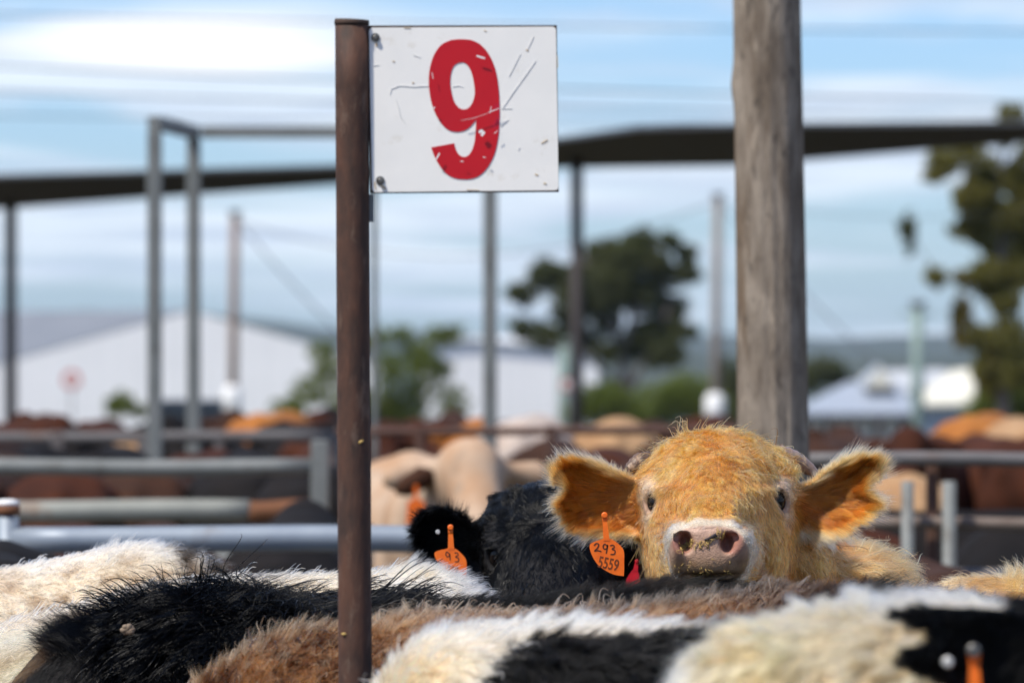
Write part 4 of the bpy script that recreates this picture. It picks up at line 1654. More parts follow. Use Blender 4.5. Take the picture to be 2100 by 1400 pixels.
# ------------------------------------------------------------------ the herd in the pens behind (out of focus, no hair)
def herd_mesh(pose):
    """a whole steer in its own space: nose towards +X, feet on z = 0"""
    f = Field(axis([(-1.15, 1.75, .022)]), axis([(-.52, .52, .022)]), axis([(-.03, 1.75, .022)]))
    f.ell((.42, 0, .93), (.46, .25, .36), .08)
    f.ell((-.05, 0, .90), (.66, .30, .36), .1)
    f.ell((-.58, 0, .97), (.36, .25, .31), .08)
    f.cone((-.62, .14, 1.16), (-.72, .15, 1.10), .085, .08, .08)
    f.cone((-.62, -.14, 1.16), (-.72, -.15, 1.10), .085, .08, .08)
    f.cone((.35, 0, 1.20), (-.62, 0, 1.225), .055, .05, .06)
    for s_ in (1, -1):
        f.cone((-.40, s_ * .19, 1.17), (-.48, s_ * .20, 1.13), .055, .07, .06)
    f.cone((-.62, 0, 1.20), (-.84, 0, 1.17), .06, .045, .05)
    hz = {'up': 1.42, 'level': 1.24, 'low': .95}[pose]
    f.cone((.62, 0, 1.05), (1.06, 0, hz - .02), .23, .14, .1)
    f.ell((1.13, 0, hz + .03), (.13, .115, .10), .05)
    tilt = {'up': -.16, 'level': -.24, 'low': -.34}[pose]
    f.cone((1.15, 0, hz), (1.44, 0, hz + tilt), .105, .068, .04)
    f.ell((1.46, 0, hz + tilt - .01), (.065, .075, .062), .03)
    for s_ in (1, -1):
        f.cone((1.07, s_ * .10, hz + .03), (1.04, s_ * .27, hz - .01), .03, .035, .03)
        f.ell((1.04, s_ * .22, hz), (.03, .09, .055), .02)
        f.cone((.50, s_ * .17, .78), (.46, s_ * .17, .42), .105, .058, .06)
        f.cone((.46, s_ * .17, .42), (.45, s_ * .17, .10), .052, .04, .03)
        f.cone((.45, s_ * .17, .09), (.48, s_ * .17, .02), .05, .058, .02)
        f.cone((-.62, s_ * .16, .88), (-.50, s_ * .17, .55), .17, .085, .07)
        f.cone((-.50, s_ * .17, .55), (-.70, s_ * .17, .44), .075, .055, .04)
        f.cone((-.70, s_ * .17, .44), (-.66, s_ * .17, .10), .05, .042, .03)
        f.cone((-.66, s_ * .17, .09), (-.63, s_ * .17, .02), .05, .058, .02)
    f.cone((-.90, 0, 1.10), (-.98, 0, .62), .04, .028, .05)
    f.cone((-.98, 0, .62), (-.98, 0, .40), .035, .05, .03)
    V, F = f.mesh()
    V = relax(V, F, 2)
    V = V + vnormals(V, F) * ((vnoise(V, 6, 31) - .5) * .03)[:, None]
    return mesh_np('steer_body', V, F)


HERD = {p: herd_mesh(p) for p in ('up', 'level', 'low')}
for me in HERD.values():
    me.materials.append(M['coat_red'])
HERD_GROUP = 'cattle packed in the back pens'


def herd(px, D, heading, coat, pose='level', sc=1.0, label=None):
    b = P(px, 700, D)
    o = bpy.data.objects.new('steer', HERD[pose])
    COL.objects.link(o)
    o.location = (b[0], D, 0)
    o.rotation_euler = (0, 0, math.radians(heading))
    o.scale = (sc, sc, sc)
    o.material_slots[0].link = 'OBJECT'
    o.material_slots[0].material = M['coat_' + coat]
    tag(o, label, 'cow', HERD_GROUP)
    return o


# heading: -90 looks at the camera, 90 away from it, 0 to the right
herd(885, 20.5, -82, 'cream', 'level', .96, 'cream steer between the rusty sign post and the thin galvanised post')
def herd_ear(o, side, mat):
    """dark ear and orange tag on one of the nearer pen cattle"""
    mb = MB()
    mb.tube([(1.08, side * .12, 1.245), (1.09, side * .17, 1.235), (1.10, side * .235, 1.20), (1.10, side * .265, 1.18)], [.02, .042, .036, .010], 12)
    mb.build('ear', mat, o)
    mb = MB()
    mb.prism([(-.035, -.03), (.035, -.03), (.03, .05), (.008, .06), (.006, .11), (-.006, .11), (-.008, .06), (-.03, .05)], -.004, .004)
    t = mb.build('ear_tag', M['tag_orange'], o)
    t.location = (1.145, side * .20, 1.10)
    t.rotation_euler = (0, 0, math.radians(90))


herd_ear(S.objects['steer'], -1, M['coat_brown'])
herd(1085, 30.0, 86, 'white', 'low', .97, 'off white steer seen from behind, right of the thin galvanised post')
herd(1265, 31.0, 88, 'tan', 'low', .95, 'pale tan steer seen from behind above the black head')
herd(1330, 20.6, 93, 'brown', 'low', .93, 'dark brown steer behind the curly poll of the orange steer')
herd(2060, 18.4, 172, 'black', 'low', .86, 'black steer standing sideways in the right pen behind the thin brown rail')
herd(1915, 14.4, -88, 'brown', 'low', .84, 'brown steer half hidden behind the tan back at the right edge')
herd(2010, 33.0, 80, 'orange', 'low', .95, 'orange steer behind the grey top rail in the right pen')
herd(2120, 31.0, 95, 'tan', 'low', .95, 'tan steer cut by the right edge behind the grey top rail')
herd(1815, 27.0, 100, 'tan', 'low', .80, 'tan steer behind the tip of the right ear of the orange steer')
herd(560, 36.0, 84, 'orange', 'low', .93, 'bright orange steer behind the rail left of the rusty sign post')
NAMES = {'red': 'dark red', 'black': 'black', 'brown': 'dark brown', 'tan': 'tan', 'orange': 'orange'}
rng = random.Random(21)
rows = [
    (22.6, [(-60, 'brown', 85), (130, 'red', 92), (330, 'brown', 88), (500, 'black', 95), (690, 'black', 84)]),
    (25.0, [(40, 'black', -85), (230, 'black', 90), (420, 'red', -95)]),
    (31.5, [(-40, 'red', 80), (130, 'black', -88), (300, 'tan', 95), (430, 'black', 90), (680, 'red', -80), (830, 'red', 88), (980, 'orange', 92), (1480, 'brown', 85), (1620, 'brown', 95)]),
    (35.0, [(60, 'red', -88), (160, 'red', -96), (330, 'black', -88), (440, 'red', 85), (640, 'black', -90), (740, 'brown', 90), (880, 'red', -85), (1060, 'red', 95), (1210, 'brown', 90)]),
    (38.5, [(-20, 'brown', 90), (90, 'red', -90), (200, 'red', 85), (390, 'black', 90), (500, 'brown', -85), (620, 'black', 90), (790, 'red', 88), (930, 'brown', 90), (1090, 'black', 90), (1330, 'brown', 92), (1460, 'red', 90)]),
    (22.0, [(790, 'red', 86)]),
    (28.6, [(1130, 'brown', 90), (1400, 'brown', 85), (1560, 'black', 95), (1700, 'brown', 80)]),
    (30.5, [(1900, 'red', 80), (1790, 'brown', 95), (2060, 'red', 100)]),
    (24.0, [(1440, 'brown', -90), (1240, 'red', 92)]),
    (18.2, [(1700, 'red', 88), (2080, 'black', -95)]),
    (16.8, [(330, 'brown', 93), (60, 'red', 86), (600, 'black', 90)]),
]
for D, lst in rows:
    for px, coat, hd in lst:
        if D > 30 and rng.random() < .45:
            hd = -90 + rng.uniform(-35, 35)
        pose = 'level' if D > 30 and hd < 0 else rng.choice(['low', 'low', 'level'])
        place = next(t for x, t in [(20, 'at the left edge'), (150, 'below the left roof post'), (270, 'below the white shed'), (430, 'behind the gantry legs'), (560, 'below the brown timber pole'), (640, 'left of the rusty sign post'),
                                    (770, 'behind the rusty sign post'), (860, 'right of the rusty sign post'), (1000, 'below the olive shrub'), (1130, 'right of the thin galvanised post'), (1280, 'below the dark roof post'),
                                    (1420, 'above the curly poll'), (1540, 'below the grey timber pole'), (1680, 'behind the big wooden pole'), (1850, 'below the grey roofed house'), (9999, 'in the right pen')] if px < x)
        row = next(t for x, t in [(17.5, 'nearest pen row'), (20, 'near pen row'), (23, 'second pen row'), (24.5, 'third pen row'), (26, 'fourth pen row'), (29, 'middle pen row'), (31, 'pen row behind the fence'), (33, 'far pen row'), (37, 'farther pen row'), (99, 'last pen row')] if D < x)
        face = 'facing the camera' if hd < 0 else 'seen from behind'
        herd(px + rng.uniform(-12, 12), D + rng.uniform(-.35, .35), hd + rng.uniform(-8, 8), coat, pose, rng.uniform(.95, 1.0) * (.86 if D < 19 else .93 if D < 30 else .90), f"{NAMES[coat]} steer {face} {place}, {row}")


# ------------------------------------------------------------------ heads (built in the orange steer's own place, reused for the black one)
FD = 8.9                              # distance of the orange steer's eyes


def H(px, py, y=0.0):
    return P(px, py, FD + y)


EAR_L = [(1312, 990), (1285, 978), (1256, 965), (1222, 949), (1190, 944), (1163, 949), (1146, 962), (1136, 980), (1134, 992), (1148, 993), (1158, 996), (1163, 1005), (1158, 1016), (1146, 1024),
         (1144, 1032), (1152, 1052), (1166, 1073), (1190, 1090), (1222, 1098), (1262, 1096), (1300, 1100), (1326, 1100)]
EAR_R = [(1622, 1010), (1640, 1003), (1665, 992), (1706, 962), (1748, 941), (1782, 938), (1802, 950), (1809, 968), (1806, 980), (1794, 984), (1780, 992), (1776, 1004), (1786, 1014), (1799, 1022),
         (1800, 1030), (1790, 1042), (1774, 1058), (1748, 1076), (1714, 1092), (1664, 1098), (1634, 1096), (1618, 1085)]
EAR_L2 = [(1322, 1036), (1300, 1006), (1275, 976), (1245, 956), (1215, 948), (1185, 951), (1166, 971), (1160, 1001), (1168, 1031), (1186, 1056), (1215, 1071), (1250, 1086), (1290, 1104), (1322, 1106)]
EAR_R2 = [(1618, 1036), (1645, 1011), (1690, 991), (1735, 986), (1765, 1001), (1775, 1026), (1765, 1056), (1730, 1081), (1680, 1101), (1640, 1111), (1618, 1106)]
EYE_L, EYE_R = H(1361, 1030, -.014), H(1578, 1028, -.020)
EYE_RAD = .0272


def ear_put(f, poly, xb, y0, tilt):
    pl = [(H(x, y)[0], H(x, y)[2]) for x, y in poly]
    xs = [p[0] for p in pl]
    zs_ = [p[1] for p in pl]
    X0 = H(xb, 1040)[0]

    def fn(x, y, z):
        d2 = poly_sdf(x[:, :, 0], z[0:1, 0, :].reshape(1, -1), pl)[:, None, :]
        din = np.maximum(-d2, 0)
        ys = FD + y0 + tilt * np.abs(x - X0) + .030 * (1 - np.exp(-din / .022)) - .010
        q0 = d2 + .003
        q1 = np.abs(y - ys) - .0015
        return np.minimum(np.maximum(q0, q1), 0) + np.sqrt(np.maximum(q0, 0) ** 2 + np.maximum(q1, 0) ** 2) - .0045
    f.put([min(xs), FD + y0 - .05, min(zs_)], [max(xs), FD + y0 + .10, max(zs_)], fn, .012)


def head_into(f, ears):
    k = .03
    f.ell(H(1468, 1020, .055), (.107, .115, .064), k)
    f.cone(H(1466, 1008, .02), H(1457, 1092, -.25), .093, .057, .05)
    f.ell(H(1396, 1112, .045), (.051, .15, .10), .04)
    f.ell(H(1552, 1112, .045), (.052, .15, .10), .04)
    f.cone(H(1470, 1150, .05), H(1455, 1158, -.22), .085, .052, .05)
    f.cone(H(1398, 1066, -.01), H(1410, 1116, -.20), .036, .030, .03)
    f.cone(H(1536, 1064, -.01), H(1502, 1116, -.20), .036, .030, .03)
    f.ell(H(1360, 1000, -.012), (.026, .035, .012), .018)
    f.ell(H(1578, 998, -.012), (.026, .035, .012), .018)
    f.cone(H(1412, 972, .06), H(1532, 970, .06), .028, .028, .05)      # poll
    f.cone(H(1357, 968, .08), H(1360, 995, .05), .022, .036, .03)
    f.cone(H(1588, 962, .08), H(1582, 995, .05), .022, .036, .03)
    # orbital rims, cheek crests and the hollows beside the nose
    f.cone(H(1336, 1010, .012), H(1388, 1006, -.035), .017, .014, .02)
    f.cone(H(1602, 1008, .012), H(1548, 1004, -.035), .017, .014, .02)
    f.cone(H(1350, 1070, .015), H(1388, 1118, -.09), .018, .022, .025)
    f.cone(H(1592, 1068, .015), H(1546, 1118, -.09), .018, .022, .025)
    # muzzle
    f.ell(H(1454, 1133, -.285), (.0615, .06, .0465), .03, n=2.5)
    f.ell(H(1454, 1085, -.30), (.042, .04, .014), .02)
    f.ell(H(1390, 1108, -.318), (.018, .030, .027), .02)
    f.ell(H(1517, 1107, -.318), (.018, .030, .027), .02)
    # nostrils: a round pit that runs up and out into a slit
    for sx, cx in ((-1, 1402), (1, 1497)):
        f.ell(H(cx - sx * 5, 1113, -.352), (.0112, .044, .0160), .006, 'd')
        f.ell(H(cx + sx * 5, 1112, -.366), (.0130, .024, .0160), .008, 'd')
        f.cone(H(cx, 1106, -.350), H(cx + sx * 13, 1101, -.335), .0090, .0060, .006, 'd')
    f.ell(H(1454, 1180, -.35), (.055, .05, .0028), .006, 'd')           # mouth
    # eyes: lids round the ball, then the almond opening
    for E, sx in ((EYE_L, -1), (EYE_R, 1)):
        o = Vector((sx * (.34 if sx < 0 else .22), -.9, .0)).normalized()
        f.ell(Vector(E) + o * .001, (.0288,) * 3, .012)
        c = Vector(E) + o * .0270
        th = Vector((-o.y, o.x, 0))
        R = [list(th), list(o), [0, 0, 1]]
        # folds of the upper and lower lid
        for sgn, rz_, rr, dx in ((1, .0222, .0034, 0), (-1, .0222, .0026, 0), (-1, .0295, .0026, .005), (1, .0300, .0032, .004)):
            arc = []
            for q in range(7):
                a = math.pi * (.04 + .92 * q / 6)
                arc.append(Vector(E) + th * (math.cos(a) * .0275) + Vector((0, 0, sgn * math.sin(a) * rz_)) + o * (.0145 + .006 * math.sin(a) - dx))
            for a, b in zip(arc[:-1], arc[1:]):
                f.cone(a, b, rr, rr, .004)
        f.ell(c, (.0265 if sx < 0 else .0285, .0180, .0205 if sx < 0 else .0220), .002, 'd', R)
    # ears
    f.cone(H(1355, 1045, .085), H(1306, 1040, .085), .04, .03, .03)
    f.cone(H(1598, 1050, .085), H(1645, 1045, .085), .04, .03, .03)
    ear_put(f, ears[0], 1320, .062, -.12)
    ear_put(f, ears[1], 1620, .062, -.12)


def body_behind(f, pts, legs_at, Yd=1):
    """neck and trunk running back from the head; pts: centre + radius chain"""
    for (a, ra), (b, rb) in zip(pts[:-1], pts[1:]):
        f.cone(a, b, ra, rb, .08)
    for x, y, zt in legs_at:
        f.cone((x, y, zt), (x, y + .02, .42), .10, .055, .06)
        f.cone((x, y + .02, .42), (x, y, .10), .05, .04, .03)
        f.cone((x, y, .09), (x, y - .03, .02), .05, .058, .02)


# --- whorl and flow on the face
WH = H(1462, 985, -.06)


def face_flow(p, nn, ears, wh=WH):
    T = p - wh
    T = T + np.array((0, -.10, -.02)) * sst(.02, .12, (wh[2] - p[:, 2]))[:, None]
    return T


def ear_mask(p):
    l = sst(-.118, -.140, p[:, 0] - H(1468, 1040)[0]) * (p[:, 1] > FD - .05)
    r = sst(.118, .140, p[:, 0] - H(1468, 1040)[0]) * (p[:, 1] > FD - .05)
    near = p[:, 1] < FD + .16
    return (l + r) * near * (p[:, 2] > H(1470, 1112)[2])


def ear_edge(p, ears):
    d = np.full(len(p), 9.0)
    for e in ears:
        pl = [(H(x, y)[0], H(x, y)[2]) for x, y in e]
        d = np.minimum(d, poly_sdf(p[:, 0], p[:, 2], pl))
    return d


PAD_C = (1453, 1133)


def pad_e(p):
    """<1 inside the bare nose pad"""
    px, py = proj(p)
    top = np.clip((PAD_C[1] - py) / 57, 0, None)
    e = np.sqrt(((px - PAD_C[0]) / 82) ** 2 + (np.where(py < PAD_C[1], (py - PAD_C[1]) / 54, (py - PAD_C[1]) / 62)) ** 2)
    e = (np.abs((px - PAD_C[0]) / (80 - 6 * top)) ** 2.6 + np.abs(np.where(py < PAD_C[1], (py - PAD_C[1]) / 54, (py - PAD_C[1]) / 62)) ** 2.6) ** (1 / 2.6)
    return np.where(p[:, 1] < FD - .16, e, 9.0)


def eye_d(p):
    return np.minimum(np.linalg.norm((p - EYE_L) * (1, 1, 1.1), axis=1), np.linalg.norm((p - EYE_R) * (1, 1, 1.1), axis=1))


def eyeball(parent, E, sx, nm='eye'):
    bm_v, bm_f = [], []
    n, m = 28, 18
    for i in range(m + 1):
        for k in range(n):
            a, b = math.pi * i / m, 2 * math.pi * k / n
            bm_v.append((EYE_RAD * math.sin(a) * math.cos(b), EYE_RAD * math.sin(a) * math.sin(b), EYE_RAD * math.cos(a)))
    F = [[i * n + k, (i + 1) * n + k, (i + 1) * n + (k + 1) % n, i * n + (k + 1) % n] for i in range(m) for k in range(n)]
    o = link(nm, mesh_np(nm, bm_v, F), M['eye'], parent)
    o.location = Vector(E) - Vector(parent.location)
    return o


def horn(parent, pts, radii, mat):
    loc = Vector(parent.location)
    c = catmull([np.array(p) for p in pts], False, 6)
    rr = np.interp(np.linspace(0, 1, len(c)), np.linspace(0, 1, len(radii)), radii)
    mb = MB()
    mb.tube([Vector(p) - loc for p in c], [r * (1 + .05 * math.sin(i * 1.9)) for i, r in enumerate(rr)], 18)
    return mb.build('horn', mat, parent)


def ear_tag(parent, outline, stem, c, D, lines, mat, tilt=0.0, stud=True):
    """plastic tag: outline and stem in photo pixels, hung at distance D"""
    loc = np.array(parent.location)
    o = P(c[0], c[1], D)

    def L(x, y):
        q = P(x, y, D)
        return (q[0] - o[0], q[2] - o[2])
    body = catmull([L(*p) for p in outline], True, 4)
    t = flat_shape('ear_tag', [body], .0018, mat, parent, tuple(o - loc))
    for m in (t,):
        bevel(m, .0004, 1)
    mb = MB()
    for a, b, r0, r1 in stem:
        (x0, z0), (x1, z1) = L(*a), L(*b)
        mb.prism([(x0 - r0 * K * D, z0), (x1 - r1 * K * D, z1), (x1 + r1 * K * D, z1), (x0 + r0 * K * D, z0)], -.0016, .0006)
    if stud:
        (x0, z0) = L(*stem[0][0])
        r0 = stem[0][2] * K * D
        mb.tube([(x0, .002, z0), (x0, -.0035, z0), (x0, -.0045, z0)], [r0 * 1.25, r0 * 1.2, r0 * .8], 16)
    mb.build('stem', mat, t)
    for kind, data in lines:
        if kind == 'stroke':
            for st, wd in data:
                q = [np.array(L(*p)) for p in catmull(st, False, 5)]
                mb = MB()
                left, right = [], []
                for i, p in enumerate(q):
                    d = q[min(i + 1, len(q) - 1)] - q[max(i - 1, 0)]
                    d = d / (np.linalg.norm(d) + 1e-9)
                    nn = np.array((-d[1], d[0])) * wd * K * D / 2
                    left.append(p + nn)
                    right.append(p - nn)
                vs = [(x, -.0012, z) for x, z in left] + [(x, -.0012, z) for x, z in right]
                k = len(left)
                mb.add(vs, [(i, i + 1, k + i + 1, k + i) for i in range(k - 1)])
                ob = mb.build('written_digit', M['ink'], t)
                ob.modifiers.new('thick', 'SOLIDIFY').thickness = .0002
        else:
            txt, px, py, size, sx, rot, mt = data
            x, z = L(px, py)
            text_mesh('printed_number', txt, size * K * D, .0002, M[mt], t, (x, -.0012, z), sx, rot)
    t.rotation_euler = (0, 0, tilt)
    return t


# ------------------------------------------------------------------ the orange steer
def orange_steer():
    f = Field(axis([(-.12, .05, .02), (.05, .615, .0031), (.615, 1.15, .02)]),
              axis([(8.50, 9.06, .0034), (9.06, 11.6, .022)]), axis([(-.03, 1.20, .022), (1.20, 1.505, .0031), (1.505, 1.62, .02)]))
    head_into(f, (EAR_L, EAR_R))
    body_behind(f, [(H(1470, 1070, .12), .10), (H(1540, 1165, .30), .115), (H(1585, 1240, .62), .14), ((.40, 9.95, .96), .23), ((.42, 10.6, .91), .29), ((.42, 11.15, .94), .24)],
                [(.26, 9.85, .75), (.54, 9.9, .75), (.28, 11.1, .8), (.57, 11.05, .8)])
    # loose neck skin and shoulder hump at the right
    f.ell(H(1640, 1172, .14), (.055, .10, .075), .05)
    f.ell(H(1745, 1188, .30), (.085, .14, .052), .05)
    f.ell(H(1800, 1215, .36), (.06, .12, .045), .04)
    V, F = f.mesh()
    V = relax(V, F, 1, .4)
    Nn = vnormals(V, F)
    # last modelling strokes on the face, in photo pixels: centre, half sizes, height
    sx_, sy_ = proj(V)
    face = ((V[:, 1] < FD + .06) & (Nn[:, 1] < .3)).astype(np.float32)
    dz = np.zeros(len(V), np.float32)
    for cx, cy, rx, ry, hgt in [(1396, 1062, 20, 24, -.011), (1530, 1060, 20, 24, -.011), (1462, 1003, 46, 24, -.006), (1372, 1003, 26, 8, .006), (1564, 1001, 26, 8, .006),
                                (1424, 1052, 11, 26, .004), (1500, 1050, 11, 26, .004), (1340, 1062, 20, 5, .003), (1602, 1060, 20, 5, .003), (1345, 1075, 20, 5, -.002), (1598, 1073, 20, 5, -.002),
                                (1345, 985, 14, 18, -.006), (1592, 983, 14, 18, -.006), (1368, 1118, 14, 40, -.005), (1572, 1116, 12, 40, -.005), (1450, 1083, 26, 4, -.0025), (1450, 1092, 8, 7, -.002)]:
        dz += hgt * np.exp(-((sx_ - cx) / rx) ** 2 - ((sy_ - cy) / ry) ** 2)
    V = (V + Nn * (dz * face)[:, None]).astype(np.float32)
    Nn = vnormals(V, F)
    ears = (EAR_L, EAR_R)
    base = (float(H(1470, 1000)[0]), FD + .9, 0.0)

    def coat(p, nn):
        px, py = proj(p)
        c = np.tile(np.array((.58, .262, .072)), (len(p), 1))
        c = lerp(c, (.66, .36, .125), sst(.45, .7, vnoise(p, 22, 3)) * .6)
        c = lerp(c, (.38, .16, .032), sst(.55, .75, vnoise(p, 30, 9)) * .5)
        # paler bridge and cheek fronts
        c = lerp(c, (.70, .40, .14), sst(70, 20, np.hypot(px - 1460, (py - 1030) * .8)) * .45)
        em = ear_mask(p)
        ed = ear_edge(p, ears)
        inner = em * sst(.0, -.012, ed) * sst(.2, -.2, nn[:, 1])
        c = lerp(c, (.42, .15, .022), inner * .85)
        c = lerp(c, (.60, .20, .025), inner * sst(1690, 1760, px) * sst(1000, 1070, py) * .8)  # glow of light through the right ear, painted into the coat colour
        c = lerp(c, (.83, .53, .31), em * sst(-.010, -.001, ed) * .75)
        c = lerp(c, (.84, .60, .40), em * sst(1075, 1100, py) * .7)
        d = eye_d(p)
        c = lerp(c, (.74, .54, .38), sst(.062, .038, d) * .75)
        back = p[:, 1] > FD + .09
        neck = back * (1 - em)
        c = lerp(c, (.17, .058, .010), neck * sst(1735, 1690, px) * .95)
        c = lerp(c, (.76, .42, .17), neck * sst(1690, 1730, px) * .8)
        e = pad_e(p)
        c = lerp(c, (.78, .67, .52), sst(1.36, 1.2, e + .2 * (vnoise(p, 60, 2) - .5)) * .95)
        c = lerp(c, (.72, .55, .33), sst(1105, 1190, py) * sst(1.75, 1.3, e) * .3)
        return c

    def skin(p, nn):
        c = coat(p, nn) * .8
        e = pad_e(p)
        pad = sst(1.08, .98, e)
        px, py = proj(p)
        pc = lerp(np.tile(np.array((.52, .33, .235)), (len(p), 1)), (.42, .27, .155), sst(1125, 1170, py))
        pc = lerp(pc, (.34, .20, .10), sst(1140, 1170, py) * sst(.45, .7, vnoise(p, 160, 12)) * .9)
        pc = lerp(pc, (.62, .42, .33), sst(1112, 1085, py) * .5)
        nos = np.minimum(np.hypot((px - 1398) / 24, (py - 1112) / 27), np.hypot((px - 1502) / 24, (py - 1112) / 27))
        pc = lerp(pc, (.40, .17, .13), sst(1.15, .7, nos) * .8)
        c = lerp(c, pc, pad)
        d = eye_d(p)
        c = lerp(c, (.55, .36, .27), sst(.042, .030, d) * .8)
        return c
    bare = sst(1.1, 1.0, pad_e(V))
    body = animal_mesh('steer', V, F, base, skin(V, Nn), np.maximum(bare, sst(.034, .028, eye_d(V)) * .5))
    tag(body, 'orange steer with curly poll and notched ears looking over a black back', 'cow')
    eyeball(body, EYE_L, -1)
    eyeball(body, EYE_R, 1)
    horn(body, [H(1345, 955, .085), H(1316, 951, .075), H(1298, 957, .066), H(1287, 964, .060)], [.022, .019, .012, .0065], M['horn'])
    horn(body, [H(1598, 938, .10), H(1622, 942, .11), H(1650, 955, .118), H(1676, 974, .122)], [.020, .017, .012, .006], M['horn_pale'])
    ear_tag(body, [(1244, 1103), (1258, 1107), (1272, 1118), (1279.5, 1130), (1280, 1152), (1279.5, 1178), (1276, 1180), (1258, 1177), (1240, 1168), (1225, 1156), (1214, 1138), (1209, 1121), (1213, 1113), (1228, 1107)],
            [((1240, 1056), (1240, 1068), 5.5, 5), ((1240, 1067), (1244, 1108), 4.6, 6.5)], (1244, 1105), FD - .012,
            [('stroke', [([(1218, 1118), (1223, 1113.5), (1228, 1116), (1225, 1123), (1219, 1129), (1226, 1128), (1233, 1130)], 2.1),
                         ([(1246, 1121), (1241, 1115), (1237, 1118), (1238, 1124), (1244, 1124), (1246, 1116), (1245, 1124), (1243, 1134)], 2.1),
                         ([(1251, 1118), (1257, 1117), (1260, 1121), (1255, 1125), (1261, 1128), (1260, 1135), (1252, 1136)], 2.1)]),
             ('text', ('5559', 1247.5, 1156, 33, .66, -.20, 'print_brown'))], M['tag_orange'])
    mb = MB()
    q = H(1201, 1049, .075)
    lx = q - np.array(base)
    mb.tube([(lx[0], lx[1] - .004, lx[2]), (lx[0], lx[1] - .011, lx[2]), (lx[0], lx[1] - .0125, lx[2])], [.0034, .0034, .002], 12)
    mb.build('ear_stud', M['button'], body)

    mesh = (V, F, Nn)
    vis = visible(V, Nn) * (V[:, 1] < 9.75) * (V[:, 2] > 1.10)
    e = pad_e(V)
    d = eye_d(V)
    em = ear_mask(V)
    ed = ear_edge(V, ears)
    dens = vis * sst(.99, 1.12, e) * sst(.032, .040, d)
    # curly poll, short face, combed ears
    px, py = proj(V)
    poll = sst(985, 940, py) * (1 - em) * (V[:, 1] < FD + .3) * (np.abs(px - 1468) < 175)
    nfar = sst(FD + .10, FD + .16, V[:, 1])

    def flow(p, nn):
        T = face_flow(p, nn, ears)
        # cheeks sweep back and down
        em_ = ear_mask(p)
        sgn = np.sign(p[:, 0] - H(1468, 1040)[0])
        Te = np.stack([sgn * .05, 0 * sgn - .006, (p[:, 2] - H(1470, 1020)[2]) * .75], 1)
        pxx, pyy = proj(p)
        Te[:, 2] += .03 * sst(1000, 960, pyy) - .012 * sst(1040, 1090, pyy)
        T = lerp(nrm(T), nrm(Te), em_)
        pl = sst(975, 930, pyy) * (1 - em_) * (p[:, 1] < FD + .3)
        wv = vnoise3(p, 26, 33)
        sg = np.tanh((p[:, 0] - H(1462, 1)[0]) / .03 + wv[:, 2] * 1.5)
        T = lerp(nrm(T), nrm(np.stack([sg * .9 + wv[:, 0] * 1.2, -.35 + wv[:, 1] * .8, wv[:, 2] * .5 - .15], 1)), pl * .8)
        nk = sst(FD + .10, FD + .18, p[:, 1]) * (1 - em_)
        T = lerp(T, nrm(np.stack([.3 + 0 * sgn, .4 + 0 * sgn, -.75 + 0 * sgn], 1)), nk)
        e_ = pad_e(p)
        T = lerp(T, nrm(np.stack([sgn * .6, .6 + 0 * sgn, -.5 + 0 * sgn], 1)), sst(1.7, 1.2, e_))
        return T

    def mk(n, dn, ln, lf, **kw):
        return fur(body, mesh, n, dn, ln, flow, lf, coat, **kw)
    one = lambda v: (lambda p, nn: np.full(len(p), v))

    def face_len(p, nn):
        pxx, pyy = proj(p)
        L = np.full(len(p), .0165)
        L = lerp(L[:, None], .010, sst(1.9, 1.3, pad_e(p)))[:, 0]
        L = np.where(pad_e(p) < 1.35, .006, L)
        L = L * lerp(np.ones((len(p), 1)), .45, sst(.055, .032, eye_d(p)))[:, 0]
        L = L * (1 + .25 * sst(1000, 960, pyy)) * (1 - .35 * sst(110, 140, np.abs(pxx - 1468)))
        return L
    mk(130000, dens * (1 - em) * (1 - nfar) * (1 - .6 * poll), face_len, one(.0), rad=.00015, clump=(.011, .6), frizz=.24, curl=(.0022, 1.1, 0), seed=11, cvar=.75, pts=8)
    mk(30000, dens * poll, lambda p, nn: .017 + .008 * vnoise(p, 40, 3), one(.03), rad=.00022, clump=(.013, .9), frizz=.45, curl=(.0045, 1.0, 0), droop=.15, seed=12, name='poll_curls')
    mk(15000, dens * (1 - em) * (1 - nfar), lambda p, nn: face_len(p, nn) * 1.25, one(.03), rad=.00042, clump=(.013, .5), frizz=.30, curl=(.0026, 1.1, 0), seed=18, cvar=.4, svar=1.0, pts=9, name='guard_hair')
    mk(3600, dens * (1 - em) * (1 - nfar), lambda p, nn: face_len(p, nn) * 1.5, one(.02), rad=.00085, clump=(.010, .15), frizz=.30, curl=(.0034, 1.1, 0), seed=118, cvar=.3, svar=1.2, pts=12, name='face_locks')
    mk(900, dens * poll, one(.034), one(.12), rad=.0008, clump=(.010, .2), frizz=.5, curl=(.0060, 1.0, 0), seed=119, svar=1.1, pts=12, name='poll_locks')
    inner_d = vis * em * sst(.002, -.004, ed)
    mk(1100, inner_d, one(.030), one(.10), rad=.0006, clump=(.012, .2), frizz=.25, seed=120, svar=1.2, name='ear_locks')
    mk(1600, vis * nfar * (1 - em), one(.048), one(.25), rad=.0011, clump=(.014, .2), frizz=.45, curl=(.005, .9, 0), seed=121, svar=1.1, pts=12, name='neck_locks')
    mk(4500, inner_d, lambda p, nn: .024 + .006 * vnoise(p, 60, 3), one(.12), rad=.0003, clump=(.012, .5), frizz=.25, seed=19, svar=1.1, name='ear_guard_hair')
    mk(42000, inner_d, lambda p, nn: .018 + .012 * sst(-.03, -.005, ear_edge(p, ears)) + .004 * vnoise(p, 60, 3), one(.20), rad=.00017, clump=(.011, .4), frizz=.22, seed=13, name='ear_hair')
    rim = vis * em * sst(-.010, -.002, ed)

